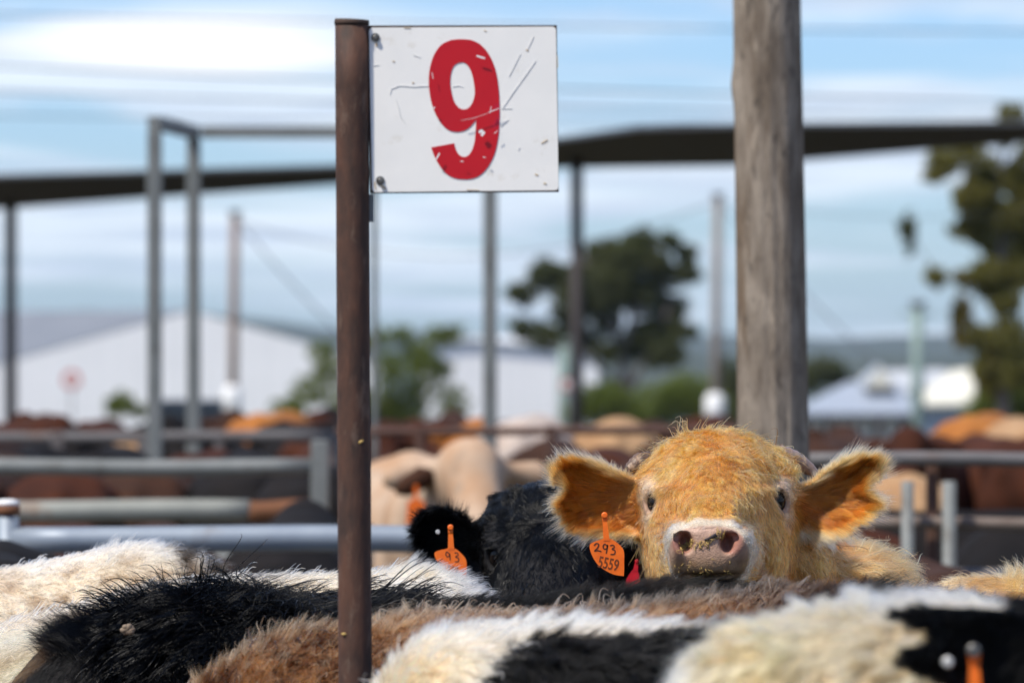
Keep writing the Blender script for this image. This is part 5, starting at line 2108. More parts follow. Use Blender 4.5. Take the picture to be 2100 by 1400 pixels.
    def rim_flow(p, nn):
        h_ = .002
        gx_ = ear_edge(p + (h_, 0, 0), ears) - ear_edge(p - (h_, 0, 0), ears)
        gz_ = ear_edge(p + (0, 0, h_), ears) - ear_edge(p - (0, 0, h_), ears)
        sgn = np.sign(p[:, 0] - H(1468, 1040)[0])
        return nrm(np.stack([gx_ + sgn * .0012, -.0006 + 0 * gx_, gz_], 1))
    fur(body, mesh, 17000, rim, lambda p, nn: .0095 + .006 * vnoise(p, 50, 6), rim_flow, one(.08), coat, rad=.00015, clump=(.008, .5), frizz=.28, seed=14, name='ear_fringe')
    nk = vis * nfar * (1 - em)
    mk(50000, nk, lambda p, nn: .030 + .014 * vnoise(p, 18, 5), lambda p, nn: .22 + .28 * sst(1690, 1740, proj(p)[0]), rad=.0002, clump=(.020, .8), frizz=.45, curl=(.003, .6, 0), seed=15, name='neck_hair')
    # whiskers and lashes
    wk = vis * sst(1.6, 1.2, e) * sst(.95, 1.05, e)
    fur(body, mesh, 420, wk, one(.035), lambda p, nn: nn * .0 + np.stack([np.sign(p[:, 0] - H(1454, 1)[0]), -.3 + 0 * p[:, 0], -.35 + 0 * p[:, 0]], 1), one(.65), lambda p, nn: np.tile(np.array((.80, .66, .40)), (len(p), 1)), rad=.00013, clump=(.02, 0), frizz=.4, seed=16, name='whiskers')
    lash = vis * sst(.037, .033, d) * sst(.026, .030, d) * (V[:, 2] > EYE_L[2] + .004)
    fur(body, mesh, 500, lash, one(.014), lambda p, nn: np.tile(np.array((0, -.6, -.25)), (len(p), 1)), one(.6), lambda p, nn: np.tile(np.array((.60, .38, .20)), (len(p), 1)), rad=.00012, clump=(.01, .3), frizz=.2, seed=17, name='eyelashes')

    # straw and feed stuck to the nose
    tri_p, tri_n = sample_surface(V, F, Nn, 1600, vis * sst(1.02, .9, e) * (V[:, 1] < FD - .25))
    pxx, pyy = proj(tri_p)
    band = np.exp(-((pyy - (1112 + (1440 - pxx) * .33 + 6 * np.sin(pxx * .11))) / 6.5) ** 2) * (pxx > 1392) * (pxx < 1486) * (tri_p[:, 1] < FD - .31)
    low = sst(1138, 1168, pyy) * .22
    keep = RNG.random(1600) < np.clip(band * 1.2 + low * .55, 0, 1)
    mb = MB()
    for p, n_, bb in zip(tri_p[keep], tri_n[keep], band[keep]):
        t_ = Vector(n_).cross(Vector((random.uniform(-1, 1), random.uniform(-1, 1), random.uniform(-.6, .6)))).normalized()
        l_ = random.uniform(.0018, .0075 if bb > .4 else .0034)
        q = Vector(p) + Vector(n_) * .0014 - Vector(base)
        bow = Vector(n_) * random.uniform(0, .0015)
        r_ = random.uniform(.00022, .0006)
        mb.tube([q - t_ * l_, q + bow, q + t_ * l_ + Vector((0, 0, random.uniform(-.002, .002)))], [r_, r_ * 1.2, r_ * .7], 5)
    st = mb.build('straw_bits', M['straw'], body)
    st['kind'] = 'stuff'
    mb = MB()
    for x, y, a, l_ in ((1456, 1100, .5, .0075), (1462, 1103, .35, .006), (1449, 1105, .2, .004)):
        sel = np.argmin(np.hypot(pxx - x, pyy - y) + (tri_p[:, 1] > FD - .3) * 99)
        q = Vector(tri_p[sel]) + Vector(tri_n[sel]) * .0018 - Vector(base)
        dv = Vector((math.cos(a), 0, math.sin(a)))
        mb.tube([q - dv * l_, q + dv * l_], [.0016, .0022], 4)
    mb.build('leaf_scrap', M['chaff_dark'], body)
    return body


orange_steer()


# ------------------------------------------------------------------ the black steer beside it
def black_steer():
    Cb, Ch = P(1131, 1131, 9.78), P(1468, 1028, 8.9)
    off = Cb - Ch
    pitch = np.array(Matrix.Rotation(math.radians(17), 3, 'X'))      # nose carried lower than the orange one's

    def loc(p):
        return (np.asarray(p) - Cb) @ pitch + Ch
    f = Field(axis([(-.15, .06, .02), (.06, .60, .0048), (.60, 1.0, .02)]), axis([(8.50, 9.06, .005), (9.06, 11.6, .03)]), axis([(-.75, 1.18, .03), (1.18, 1.53, .0048), (1.53, 1.7, .02)]))
    ears = (EAR_L2, EAR_R2)
    head_into(f, ears)
    nb = P(1140, 1150, 10.05)
    chain = [((nb[0], 9.95, 1.20), .12), ((.08, 10.3, 1.06), .17), ((.06, 10.75, .95), .25), ((.04, 11.3, .90), .29), ((.02, 11.8, .94), .24)]
    body_behind(f, [(H(1470, 1080, .12), .10)] + [(tuple(loc(c)), r) for c, r in chain], [])
    for x, y in ((-.06, 10.7), (.20, 10.7), (-.08, 11.75), (.16, 11.75)):
        q = [tuple(loc((x, y, z))) for z in (.75, .42, .10, .02)]
        f.cone(q[0], q[1], .10, .055, .06)
        f.cone(q[1], q[2], .05, .045, .03)
        f.cone(q[2], q[3], .05, .056, .02)
    V, F = f.mesh()
    V = relax(V, F, 1, .4)
    Nn = vnormals(V, F)
    base = (float(Cb[0]), float(Cb[1]) + .8, 0.0)

    def coat(p, nn):
        c = np.tile(np.array((.013, .0125, .014)), (len(p), 1))
        d = np.linalg.norm(p - EYE_L - (.010, -.02, -.022), axis=1)
        return lerp(c, (.34, .32, .30), sst(.020, .008, d) * .8)  # eye highlight painted into the coat as a pale spot below the eye
    W = ((V - Ch) @ pitch.T + Cb).astype(np.float32)
    Nn = (Nn @ pitch.T).astype(np.float32)
    col = coat(V, Nn) * .9
    eyes = [(np.array(E) - Ch) @ pitch.T + Cb for E in (EYE_L, EYE_R)]
    body = animal_mesh('steer', W, F, base, col, sst(1.1, 1.0, pad_e(V)))
    tag(body, 'black steer with a shaggy poll and orange ear tag, head left of the orange steer', 'cow')
    eyeball(body, eyes[0], -1)
    eyeball(body, eyes[1], 1)
    D2 = 9.74
    ear_tag(body, [(925, 1122), (936, 1126), (948, 1136), (956, 1148), (957, 1166), (955, 1184), (945, 1184), (925, 1178), (908, 1166), (896, 1150), (891, 1134), (900, 1128), (914, 1125)],
            [((924, 1081), (924, 1094), 5, 5), ((924, 1092), (925, 1126), 4.6, 6.5)], (925, 1124), D2 - .05,
            [('stroke', [([(922, 1136), (917, 1131), (914, 1135), (917, 1141), (922, 1138), (922, 1134), (923, 1142), (923, 1148)], 1.8),
                         ([(932, 1133), (938, 1133), (939, 1138), (934, 1141), (940, 1144), (940, 1150), (933, 1151)], 1.8)]),
             ('text', ('559', 928, 1168, 20, .8, -.2, 'print_brown'))], M['tag_orange'])
    mb = MB()
    q = P(898, 1090, D2 - .045) - np.array(base)
    mb.tube([(q[0], q[1], q[2]), (q[0], q[1] - .004, q[2])], [.0042, .0032], 12)
    mb.build('ear_stud', M['button'], body)
    rt = ear_tag(body, [(1300, 1166), (1306, 1168), (1311, 1180), (1312, 1205), (1300, 1212), (1286, 1207), (1284, 1190), (1292, 1175)], [((1306, 1150), (1303, 1170), 3.2, 5)], (1300, 1168), 9.70, [], M['tag_red'])
    rt['label'] = 'red tag in the hidden ear'

    meshw = (W, F, Nn)
    bk = lambda fn: (lambda p, nn: fn(loc(p), nn))
    bkf = lambda fn: (lambda p, nn: fn(loc(p), nn) @ pitch.T)
    vis = visible(W, Nn) * (V[:, 1] < 9.5) * (V[:, 2] > 1.12)
    em = ear_mask(V)
    ed = ear_edge(V, ears)
    d = eye_d(V)
    px, py = proj(V)
    one = lambda v: (lambda p, nn: np.full(len(p), v))
    poll = sst(975, 930, py) * (1 - em) * (np.abs(px - 1468) < 190)

    def flow(p, nn):
        T = nrm(face_flow(p, nn, ears))
        em_ = ear_mask(p)
        sgn = np.sign(p[:, 0] - H(1468, 1040)[0])
        Te = nrm(np.stack([sgn * .05, 0 * sgn - .006, (p[:, 2] - H(1470, 1000)[2]) * .9], 1))
        return lerp(T, Te, em_)

    def rim_flow(p, nn):
        h_ = .002
        gx_ = ear_edge(p + (h_, 0, 0), ears) - ear_edge(p - (h_, 0, 0), ears)
        gz_ = ear_edge(p + (0, 0, h_), ears) - ear_edge(p - (0, 0, h_), ears)
        return nrm(np.stack([gx_, -.0006 + 0 * gx_, gz_], 1))
    fur(body, meshw, 60000, vis * (1 - em) * sst(.029, .038, d), one(.0125), bkf(flow), one(.03), bk(coat), rad=.0002, clump=(.020, .4), frizz=.14, curl=(.001, .6, 0), seed=21, mat='hair_glossy')
    fur(body, meshw, 12000, vis * poll, one(.028), bkf(flow), one(.06), bk(coat), rad=.0003, clump=(.024, .7), frizz=.35, curl=(.004, .7, 0), droop=.1, seed=22, mat='hair_glossy', name='poll_curls')
    fur(body, meshw, 2200, vis * (1 - em) * sst(.031, .040, d), one(.026), bkf(flow), one(.03), bk(coat), rad=.0009, clump=(.014, .2), frizz=.3, curl=(.003, .8, 0), seed=25, svar=1.4, pts=10, mat='hair_glossy', name='face_locks')
    fur(body, meshw, 16000, vis * em, one(.020), bkf(flow), one(.25), bk(coat), rad=.0002, clump=(.010, .35), frizz=.3, seed=23, name='ear_hair')
    fur(body, meshw, 8000, vis * em * sst(-.012, -.002, ed), one(.024), bkf(rim_flow), one(.06), bk(coat), rad=.00018, clump=(.008, .5), frizz=.3, seed=24, name='ear_fringe')
    return body


black_steer()


# ------------------------------------------------------------------ the backs in front
def back_animal(name, label, D, top, span, head=None, hw=.255, bottom=.58, cell=.016, lean=0.0, drop=.014, yaw=0.0, legs=None, extra=None):
    """A steer seen broadside. top: back line as (photo x, photo y) at distance D; span: world x of rump/chest ends"""
    tx = np.array([P(a, b, D)[0] for a, b in top])
    tz = np.array([P(a, b, D)[2] for a, b in top]) - drop
    x0, x1 = span
    xs = axis([(x0 - .05, x1 + .05, cell)])
    if head:
        xs = axis([(min(x0, head[1][0] - .2) - .05, max(x1, head[1][0] + .2) + .05, cell)])
    g = np.linspace(xs[0], xs[-1], 600)
    zt = np.interp(g, tx, tz)
    kx = np.arange(-30, 31) * (g[1] - g[0])
    ker = np.exp(-(kx / .014) ** 2)
    ker /= ker.sum()
    zt = np.convolve(np.pad(zt, 30, 'edge'), ker, 'valid')
    f = Field(xs, axis([(D - .62, D + .62, cell)]), axis([(-.03, float(zt.max()) + .30, cell)]))
    xm, hl = (x0 + x1) / 2, (x1 - x0) / 2

    def fn(x, y, z):
        u = np.clip(np.abs((x - xm) / hl), 0, 1.2)
        end = np.clip(1 - u ** 8, 0, 1)
        zt_ = np.interp(x, g, zt)
        zb = bottom + .22 * u ** 6
        zc, rz = (zt_ + zb) / 2, np.maximum((zt_ - zb) / 2, .02)
        ry = hw * (.45 + .55 * end) * (.90 + .10 * np.sin((x - x0) * 4.3))
        yc = D + yaw * (x - xm)
        k0 = (np.abs((y - yc) / ry) ** 2.2 + np.abs((z - zc) / rz) ** 2.2) ** (1 / 2.2)
        d = (k0 - 1) * np.minimum(ry, rz)
        return np.maximum(d, np.abs(x - xm) - hl)
    f.put([x0, D - hw - .1, bottom - .1], [x1, D + hw + .1, float(zt.max())], fn, .03)
    sd = 1 if (legs is None or legs > 0) else -1
    cx_, rx_ = (x1 - .28, x0 + .26) if sd > 0 else (x0 + .28, x1 - .26)
    for s_ in (1, -1):
        f.cone((cx_, D + s_ * .15, .78), (cx_, D + s_ * .15, .42), .10, .056, .06)
        f.cone((cx_, D + s_ * .15, .42), (cx_ - .01, D + s_ * .15, .10), .05, .04, .03)
        f.cone((cx_ - .01, D + s_ * .15, .09), (cx_ + sd * .02, D + s_ * .15, .02), .05, .056, .02)
        f.cone((rx_, D + s_ * .14, .88), (rx_ + sd * .10, D + s_ * .15, .55), .16, .08, .07)
        f.cone((rx_ + sd * .10, D + s_ * .15, .55), (rx_ - sd * .08, D + s_ * .15, .44), .072, .053, .04)
        f.cone((rx_ - sd * .08, D + s_ * .15, .44), (rx_ - sd * .04, D + s_ * .15, .10), .05, .04, .03)
        f.cone((rx_ - sd * .04, D + s_ * .15, .09), (rx_, D + s_ * .15, .02), .05, .056, .02)
    if head:
        nb, hc = head          # neck base, head centre; muzzle hangs beyond it
        dirx = 1 if hc[0] > nb[0] else -1
        f.cone((nb[0], D, nb[1]), (hc[0], D, hc[1]), .22, .13, .10)
        f.ell((hc[0] + dirx * .05, D, hc[1] + .01), (.13, .115, .10), .05)
        f.cone((hc[0] + dirx * .06, D, hc[1] - .01), (hc[0] + dirx * .30, D, hc[1] - .25), .105, .066, .04)
        for s_ in (1, -1):
            f.cone((hc[0], D + s_ * .10, hc[1] + .02), (hc[0] - dirx * .02, D + s_ * .24, hc[1] - .02), .03, .032, .03)
    if extra:
        extra(f)
    V, F = f.mesh()
    V = relax(V, F, 2, .5)
    Nn = vnormals(V, F)
    V = V + Nn * ((vnoise(V, 9, 41) - .5) * .012)[:, None]
    Nn = vnormals(V, F)
    return V, F, Nn.astype(np.float32), ((x0 + x1) / 2, D, 0.0)


def back_flow(sx, down=.5, up=.0):
    def fn(p, nn):
        s = np.sign(nn[:, 1])
        return nrm(np.stack([np.full(len(p), float(sx)), .15 * s, -down * np.abs(nn[:, 1]) * 1.6 + up + 0 * s], 1) + vnoise3(p, 7, 77) * .35)
    return fn


def finish(name, label, mesh4, coat, hairs, group=None, bare=None):
    V, F, Nn, base = mesh4
    body = animal_mesh(name, V, F, base, coat(V, Nn) * .85, bare)
    tag(body, label, 'cow', group)
    vis = visible(V, Nn, 90, -.75)
    for h in hairs:
        kw = dict(h)
        n = kw.pop('n')
        dn = vis * (kw.pop('where')(V, Nn) if 'where' in kw else 1.0)
        ln = kw.pop('len')
        lf = kw.pop('lift')
        lnf = ln if callable(ln) else (lambda p, nn, v=ln: v * (.75 + .5 * vnoise(p, 12, 91)))
        lff = lf if callable(lf) else (lambda p, nn, v=lf: np.full(len(p), v))
        fur(body, (V, F, Nn), n, dn, lnf, kw.pop('flow'), lff, kw.pop('color', coat), **kw)
    return body


def top_edge(thr=.35):
    return lambda V, Nn: sst(thr, thr + .3, Nn[:, 2])


def solid(c, var=None, amt=.5, scale=9, seed=3):
    def fn(p, nn):
        a = np.tile(np.array(c, float), (len(p), 1))
        if var is not None:
            a = lerp(a, var, sst(.42, .68, vnoise(p, scale, seed)) * amt)
        return a
    return fn


# A: cream rump at far left
def coat_a(p, nn):
    px, py = proj(p)
    c = solid((.73, .59, .43), (.26, .17, .105), .7, 42)(p, nn)
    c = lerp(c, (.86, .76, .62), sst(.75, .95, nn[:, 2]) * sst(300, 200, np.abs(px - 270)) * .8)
    c = lerp(c, (.40, .28, .18), sst(1150, 1200, py) * sst(.4, .6, vnoise(p, 14, 5)) * .6)
    return lerp(c, (.060, .044, .032), sst(305, 345, px + (py - 1110) * -.6) * sst(495, 450, px) * sst(.15, .38, vnoise(p, 26, 8)) * .95)


LOCKS = dict(rad=.0011, clump=(.012, .2), frizz=.42, curl=(.0045, 1.0, 0), svar=1.3, pts=12, name='hair_locks')

GUARD = dict(n=9000, rad=.0004, clump=(.014, .6), frizz=.4, curl=(.003, 1.0, 0), svar=1.3, cvar=.7, pts=8, name='guard_hair')

m4 = back_animal('steer', '', 9.72, [(-700, 1130), (-200, 1160), (0, 1152), (90, 1136), (200, 1112), (270, 1100), (340, 1103), (400, 1120), (445, 1146), (480, 1180), (530, 1260), (640, 1420)], (-1.75, -.43), head=((-1.6, 1.05), (-2.15, 1.2)), legs=-1)
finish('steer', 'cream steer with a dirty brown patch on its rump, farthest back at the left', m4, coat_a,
       [dict(GUARD, len=.022, lift=.10, flow=back_flow(.8), seed=131),
        dict(LOCKS, n=3000, len=.026, lift=.12, flow=back_flow(.8), seed=231),
        dict(n=80000, len=.017, lift=.12, flow=back_flow(.8), rad=.00024, clump=(.013, .85), frizz=.5, curl=(.002, .7, 0), seed=31),
        dict(n=5000, len=.026, lift=.55, where=lambda V, Nn: top_edge(.55)(V, Nn) * sst(180, 230, proj(V)[0]), flow=back_flow(.6), rad=.0002, clump=(.010, .8), frizz=.5, seed=32, name='ridge_hair')])


# B: long cream back with a wavy coat on the near flank
def coat_b(p, nn):
    px, py = proj(p)
    c = solid((.70, .54, .35), (.25, .16, .085), .7, 38)(p, nn)
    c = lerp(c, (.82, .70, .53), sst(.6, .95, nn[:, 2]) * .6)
    c = lerp(c, (.42, .26, .11), sst(780, 840, px) * sst(.45, .65, vnoise(p, 20, 5)) * .6 * sst(1130, 1160, py))
    c = lerp(c, (.86, .82, .74), sst(1175, 1205, py) * sst(740, 800, px) * .7)
    return lerp(c, (.13, .095, .07), sst(120, 190, px) * sst(460, 380, px) * sst(.35, .56, vnoise(p, 24, 8)) * .75 * sst(.3, .7, nn[:, 2]))


m4 = back_animal('steer', '', 9.14, [(-600, 1290), (-200, 1285), (0, 1262), (100, 1240), (190, 1214), (285, 1190), (400, 1176), (470, 1168), (590, 1163), (690, 1160), (790, 1152), (860, 1153), (920, 1164), (965, 1188), (1000, 1216), (1035, 1260), (1080, 1380)],
                 (-1.32, .02), head=((-1.2, 1.0), (-1.7, 1.05)), legs=-1)
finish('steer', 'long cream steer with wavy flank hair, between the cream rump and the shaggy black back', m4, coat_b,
       [dict(LOCKS, n=3600, len=.030, lift=.12, flow=back_flow(.9, .4), seed=241),
        dict(GUARD, len=.024, lift=.10, flow=back_flow(.9, .4), seed=141, where=lambda V, Nn: sst(60, 260, proj(V)[0])),
        dict(n=75000, len=.019, lift=.12, flow=back_flow(.9, .4), rad=.00024, clump=(.012, .85), frizz=.42, curl=(.0018, .7, 0), seed=41, where=lambda V, Nn: sst(60, 260, proj(V)[0])),
        dict(n=40000, len=.042, lift=.05, flow=lambda p, nn: nrm(np.stack([np.full(len(p), -.25), 0 * p[:, 0], np.full(len(p), -1.0)], 1)), rad=.0004, clump=(.006, .3), frizz=.05, curl=(.0050, .55, .020), pts=14, seed=42, name='wavy_hair', where=lambda V, Nn: sst(280, 120, proj(V)[0]) * sst(.97, .80, Nn[:, 2])),
        dict(n=5500, len=.030, lift=.55, where=lambda V, Nn: top_edge(.5)(V, Nn) * sst(740, 790, proj(V)[0]), flow=back_flow(.3), rad=.00022, clump=(.012, .9), frizz=.55, seed=43, name='crest_hair'),
        dict(n=2500, len=.018, lift=.6, where=lambda V, Nn: top_edge(.7)(V, Nn), flow=back_flow(.7), rad=.00018, clump=(.012, .6), frizz=.5, seed=44, name='ridge_hair')])


# G: tan back at the right edge
def coat_g(p, nn):
    c = solid((.64, .40, .17), (.74, .54, .30), .7, 34)(p, nn)
    return lerp(c, (.48, .27, .10), sst(.5, .7, vnoise(p, 24, 5)) * .5)


m4 = back_animal('steer', '', 9.25, [(1780, 1330), (1830, 1235), (1867, 1197), (1933, 1182), (1980, 1168), (2020, 1166), (2080, 1172), (2160, 1165), (2300, 1150), (2600, 1160), (3000, 1170)], (.56, 1.75), head=((1.6, 1.05), (2.1, 1.2)), legs=1)
finish('steer', 'light tan back with a standing tuft at the right edge', m4, coat_g,
       [dict(GUARD, n=4000, len=.027, lift=.18, flow=back_flow(-.9, .3), seed=151),
        dict(n=30000, len=.024, lift=.18, flow=back_flow(-.9, .3), rad=.00022, clump=(.012, .8), frizz=.45, seed=51),
        dict(n=1500, len=.042, lift=.92, where=lambda V, Nn: top_edge(.4)(V, Nn) * sst(26, 12, np.abs(proj(V)[0] - 2085)), flow=back_flow(.1), rad=.0002, clump=(.014, .8), frizz=.3, seed=52, name='tuft')])


# C: long shaggy black steer, head low at the left
def coat_c(p, nn):
    px, py = proj(p)
    c = solid((.016, .014, .015), (.030, .025, .024), .6, 20)(p, nn)
    c = lerp(c, (.075, .058, .046), sst(950, 1250, px) * sst(.3, .6, vnoise(p, 18, 5)) * .7)
    c = lerp(c, (.16, .10, .05), sst(150, 60, px) * sst(.4, .65, vnoise(p, 16, 6)) * .7)
    return c


m4 = back_animal('steer', '', 8.56, [(-160, 1900), (-60, 1600), (20, 1440), (60, 1388), (100, 1340), (150, 1315), (215, 1294), (270, 1274), (333, 1245), (400, 1220), (455, 1203), (525, 1206), (575, 1222), (690, 1232), (790, 1222), (1000, 1221), (1119, 1212), (1271, 1195), (1340, 1182), (1386, 1172), (1500, 1174), (1600, 1188), (1700, 1204), (1770, 1225), (1840, 1300), (1900, 1420)],
                 (-.72, .58), head=((-.58, .98), (-.92, .80)), legs=-1)


def long_flow(p, nn):
    px, py = proj(p)
    u = sst(420, 620, px)
    v = sst(330, 230, px)
    return nrm(np.stack([-.50 + 1.10 * u + .35 * v, 0 * px - .25, -.75 + .45 * u - .2 * v], 1) + vnoise3(p, 7, 5) * .5)


finish('steer', 'shaggy black steer with long curling hair, head low at the bottom left', m4, coat_c,
       [dict(n=46000, len=.030, lift=.16, flow=back_flow(.9, .4), rad=.00024, clump=(.014, .6), frizz=.35, seed=61, where=lambda V, Nn: sst(560, 760, proj(V)[0])),
        dict(n=17000, len=.028, lift=.55, flow=back_flow(.7, .2), rad=.0002, clump=(.012, .6), frizz=.5, curl=(.002, .6, 0), seed=62, where=lambda V, Nn: top_edge(.4)(V, Nn) * sst(600, 760, proj(V)[0]) * sst(1420, 1330, proj(V)[0]), name='ridge_hair'),
        dict(n=26000, len=.020, lift=.15, flow=long_flow, rad=.00024, clump=(.012, .5), frizz=.3, seed=67, name='undercoat', where=lambda V, Nn: sst(60, 150, proj(V)[0]) * sst(800, 600, proj(V)[0])),
        dict(n=15000, len=lambda p, nn: .060 + .045 * sst(250, 450, proj(p)[0]), lift=.10, flow=long_flow, rad=.0006, clump=(.024, 1.0), frizz=.30, curl=(.0060, .8, 0), droop=.06, pts=12, svar=1.2, seed=63, where=lambda V, Nn: sst(190, 290, proj(V)[0]) * sst(800, 600, proj(V)[0]), name='mane', mat='hair_glossy'),
        dict(n=5200, len=lambda p, nn: .070 + .040 * sst(250, 450, proj(p)[0]), lift=.16, flow=long_flow, rad=.0013, clump=(.012, .2), frizz=.38, curl=(.0050, .9, 0), droop=.08, pts=14, svar=1.4, seed=68, where=lambda V, Nn: sst(200, 300, proj(V)[0]) * sst(820, 640, proj(V)[0]), name='mane_locks', mat='hair_glossy'),
        dict(n=2600, len=.066, lift=.75, flow=lambda p, nn: nrm(np.stack([.35 + 0 * p[:, 0], 0 * p[:, 0], .25 + 0 * p[:, 0]], 1)), rad=.0005, clump=(.013, 1.0), frizz=.5, curl=(.006, .9, 0), droop=.4, pts=10, seed=64, where=lambda V, Nn: top_edge(.35)(V, Nn) * sst(380, 440, proj(V)[0]) * sst(620, 540, proj(V)[0]), name='mane_curls', mat='hair_glossy'),
        dict(n=1500, len=.055, lift=.7, flow=lambda p, nn: nrm(np.stack([-.5 + 0 * p[:, 0], -.2 + 0 * p[:, 0], .55 + 0 * p[:, 0]], 1)), rad=.00024, clump=(.014, .85), frizz=.35, pts=8, seed=65, where=lambda V, Nn: sst(85, 100, proj(V)[0]) * sst(220, 180, proj(V)[0]) * sst(1370, 1320, proj(V)[1]), name='forelock', mat='hair_glossy'),
        dict(n=16000, len=.012, lift=.2, flow=lambda p, nn: nrm(np.stack([-.6 + 0 * p[:, 0], 0 * p[:, 0], -.8 + 0 * p[:, 0]], 1)), rad=.0002, clump=(.01, .4), frizz=.3, seed=66, where=lambda V, Nn: sst(300, 200, proj(V)[0]), name='face_hair')])
# a dried mud clod in its mane
mb = MB()
cl = P(262, 1291, 8.27)
for k in range(26):
    a = random.uniform(0, 6.28)
    rr = random.uniform(0, .0075)
    c0 = Vector((math.cos(a) * rr, random.uniform(-.0015, .0015), math.sin(a) * rr * .75))
    mb.tube([c0 - Vector((.004, 0, .001)), c0, c0 + Vector((.004, .001, .001))], [.003, .0040, .003], 7)
o = mb.build('mud_clod', pm('dry_mud', (.22, .17, .12), (.15, .11, .08), scale=120, rough=.95), None)
o.location = cl
tag(o, 'small dried mud clod stuck in the black mane', 'mud')


# D: woolly brown back
def coat_d(p, nn):
    px, py = proj(p)
    c = solid((.235, .130, .060), (.14, .070, .030), .6, 22)(p, nn)
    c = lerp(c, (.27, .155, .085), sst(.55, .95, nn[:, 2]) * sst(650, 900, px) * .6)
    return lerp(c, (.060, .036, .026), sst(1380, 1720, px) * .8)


m4 = back_animal('steer', '', 8.06, [(150, 1780), (250, 1560), (330, 1450), (400, 1386), (450, 1347), (510, 1315), (600, 1286), (690, 1270), (765, 1266), (845, 1252), (990, 1247), (1176, 1239), (1347, 1224), (1462, 1208), (1600, 1195), (1700, 1191), (1783, 1194), (1913, 1206), (2050, 1225), (2200, 1300), (2290, 1450)],
                 (-.55, .83), head=((.75, .98), (1.25, 1.02)), legs=1)
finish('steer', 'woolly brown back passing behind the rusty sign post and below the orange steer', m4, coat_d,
       [dict(LOCKS, n=6000, rad=.0012, len=.030, lift=.26, flow=back_flow(.4, .5), seed=271, curl=(.009, 1.1, 0)),
        dict(GUARD, n=16000, len=.026, lift=.32, flow=back_flow(.4, .5), seed=171, curl=(.006, 1.1, 0), clump=(.011, 1.0)),
        dict(n=100000, len=.025, lift=.30, flow=back_flow(.4, .5), rad=.00022, clump=(.012, 1.0), frizz=.85, curl=(.004, .9, 0), seed=71, cvar=.8),
        dict(n=14000, len=.020, lift=.6, where=top_edge(.5), flow=back_flow(.5), rad=.0002, clump=(.012, .7), frizz=.5, seed=72, name='ridge_hair'),
        dict(n=900, len=.045, lift=.5, where=lambda V, Nn: top_edge(.4)(V, Nn) * sst(48, 20, np.abs(proj(V)[0] - 1775)), flow=lambda p, nn: np.tile(np.array((.8, 0, .35)), (len(p), 1)), rad=.00024, clump=(.018, .9), frizz=.3, seed=73, name='tuft', color=solid((.03, .02, .016)))])


# E: white back with a black side patch
def coat_e(p, nn):
    px, py = proj(p)
    wob = (vnoise(p, 16, 3) - .5) * 60
    cream = solid((.85, .73, .57), (.60, .46, .32), .35, 30)(p, nn)
    cream = lerp(cream, (.82, .57, .33), sst(1285, 1360, py + wob * .5) * sst(1010, 900, px) * .75)
    edge = np.interp(px, [700, 960, 1010, 1060, 1110, 1200, 1350, 1480, 1560, 2400], [1500, 1420, 1350, 1315, 1300, 1302, 1297, 1292, 1288, 1288]) + wob * .35
    blk = solid((.014, .012, .014), (.045, .043, .050), .6, 20)(p, nn)
    return lerp(cream, blk, sst(-6, 10, py - edge))


m4 = back_animal('steer', '', 7.1, [(560, 1900), (660, 1600), (740, 1450), (772, 1408), (800, 1365), (838, 1318), (880, 1293), (930, 1281), (986, 1279), (1081, 1271), (1195, 1269), (1310, 1266), (1386, 1270), (1500, 1270), (1700, 1275), (2000, 1290), (2300, 1360), (2420, 1500)],
                 (-.235, .80), head=((.72, .98), (1.2, 1.0)), legs=1)
finish('steer', 'white backed steer with a black side patch, front centre', m4, coat_e,
       [dict(GUARD, len=.034, lift=.24, flow=back_flow(.7, .6), seed=181),
        dict(LOCKS, n=3000, rad=.0014, len=.040, lift=.2, flow=back_flow(.7, .6), seed=281),
        dict(n=90000, len=.030, lift=.24, flow=back_flow(.7, .6), rad=.00024, clump=(.016, .9), frizz=.5, curl=(.003, .7, 0), seed=81),
        dict(n=9000, len=.026, lift=.55, where=top_edge(.5), flow=back_flow(.3), rad=.0002, clump=(.014, .7), frizz=.4, seed=82, name='ridge_hair')])


# F: nearest steer, white with black ears, at the right
def coat_f(p, nn):
    px, py = proj(p)
    c = solid((.74, .57, .38), (.83, .70, .53), .7, 12)(p, nn)
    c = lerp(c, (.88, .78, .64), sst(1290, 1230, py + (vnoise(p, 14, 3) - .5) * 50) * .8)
    c = lerp(c, (.80, .53, .27), sst(110, 40, np.hypot((px - 1560) * .8, (py - 1360) * 1.0) + (vnoise(p, 16, 6) - .5) * 60) * .75)
    c = lerp(c, (.58, .45, .31), sst(1700, 1780, px) * sst(1290, 1330, py) * sst(.4, .6, vnoise(p, 18, 8)) * .6)
    blk = np.array((.012, .011, .012))
    c = lerp(c, blk, sst(2075, 2110, px + (vnoise(p, 20, 4) - .5) * 30) * sst(1205, 1225, py))
    return lerp(c, (.12, .12, .13), sst(2010, 2060, px) * sst(.45, .6, vnoise(p, 34, 14)) * sst(1245, 1215, py) * .8)


FD6 = 6.1
EAR_F = [(2150, 1290), (2110, 1262), (2060, 1256), (2000, 1248), (1950, 1243), (1900, 1248), (1860, 1255), (1842, 1260), (1858, 1272), (1885, 1284), (1908, 1296), (1922, 1310), (1920, 1322), (1904, 1332), (1880, 1336), (1858, 1342), (1846, 1350), (1868, 1362), (1900, 1378), (1940, 1400), (1990, 1424), (2050, 1440), (2110, 1440), (2150, 1420)]


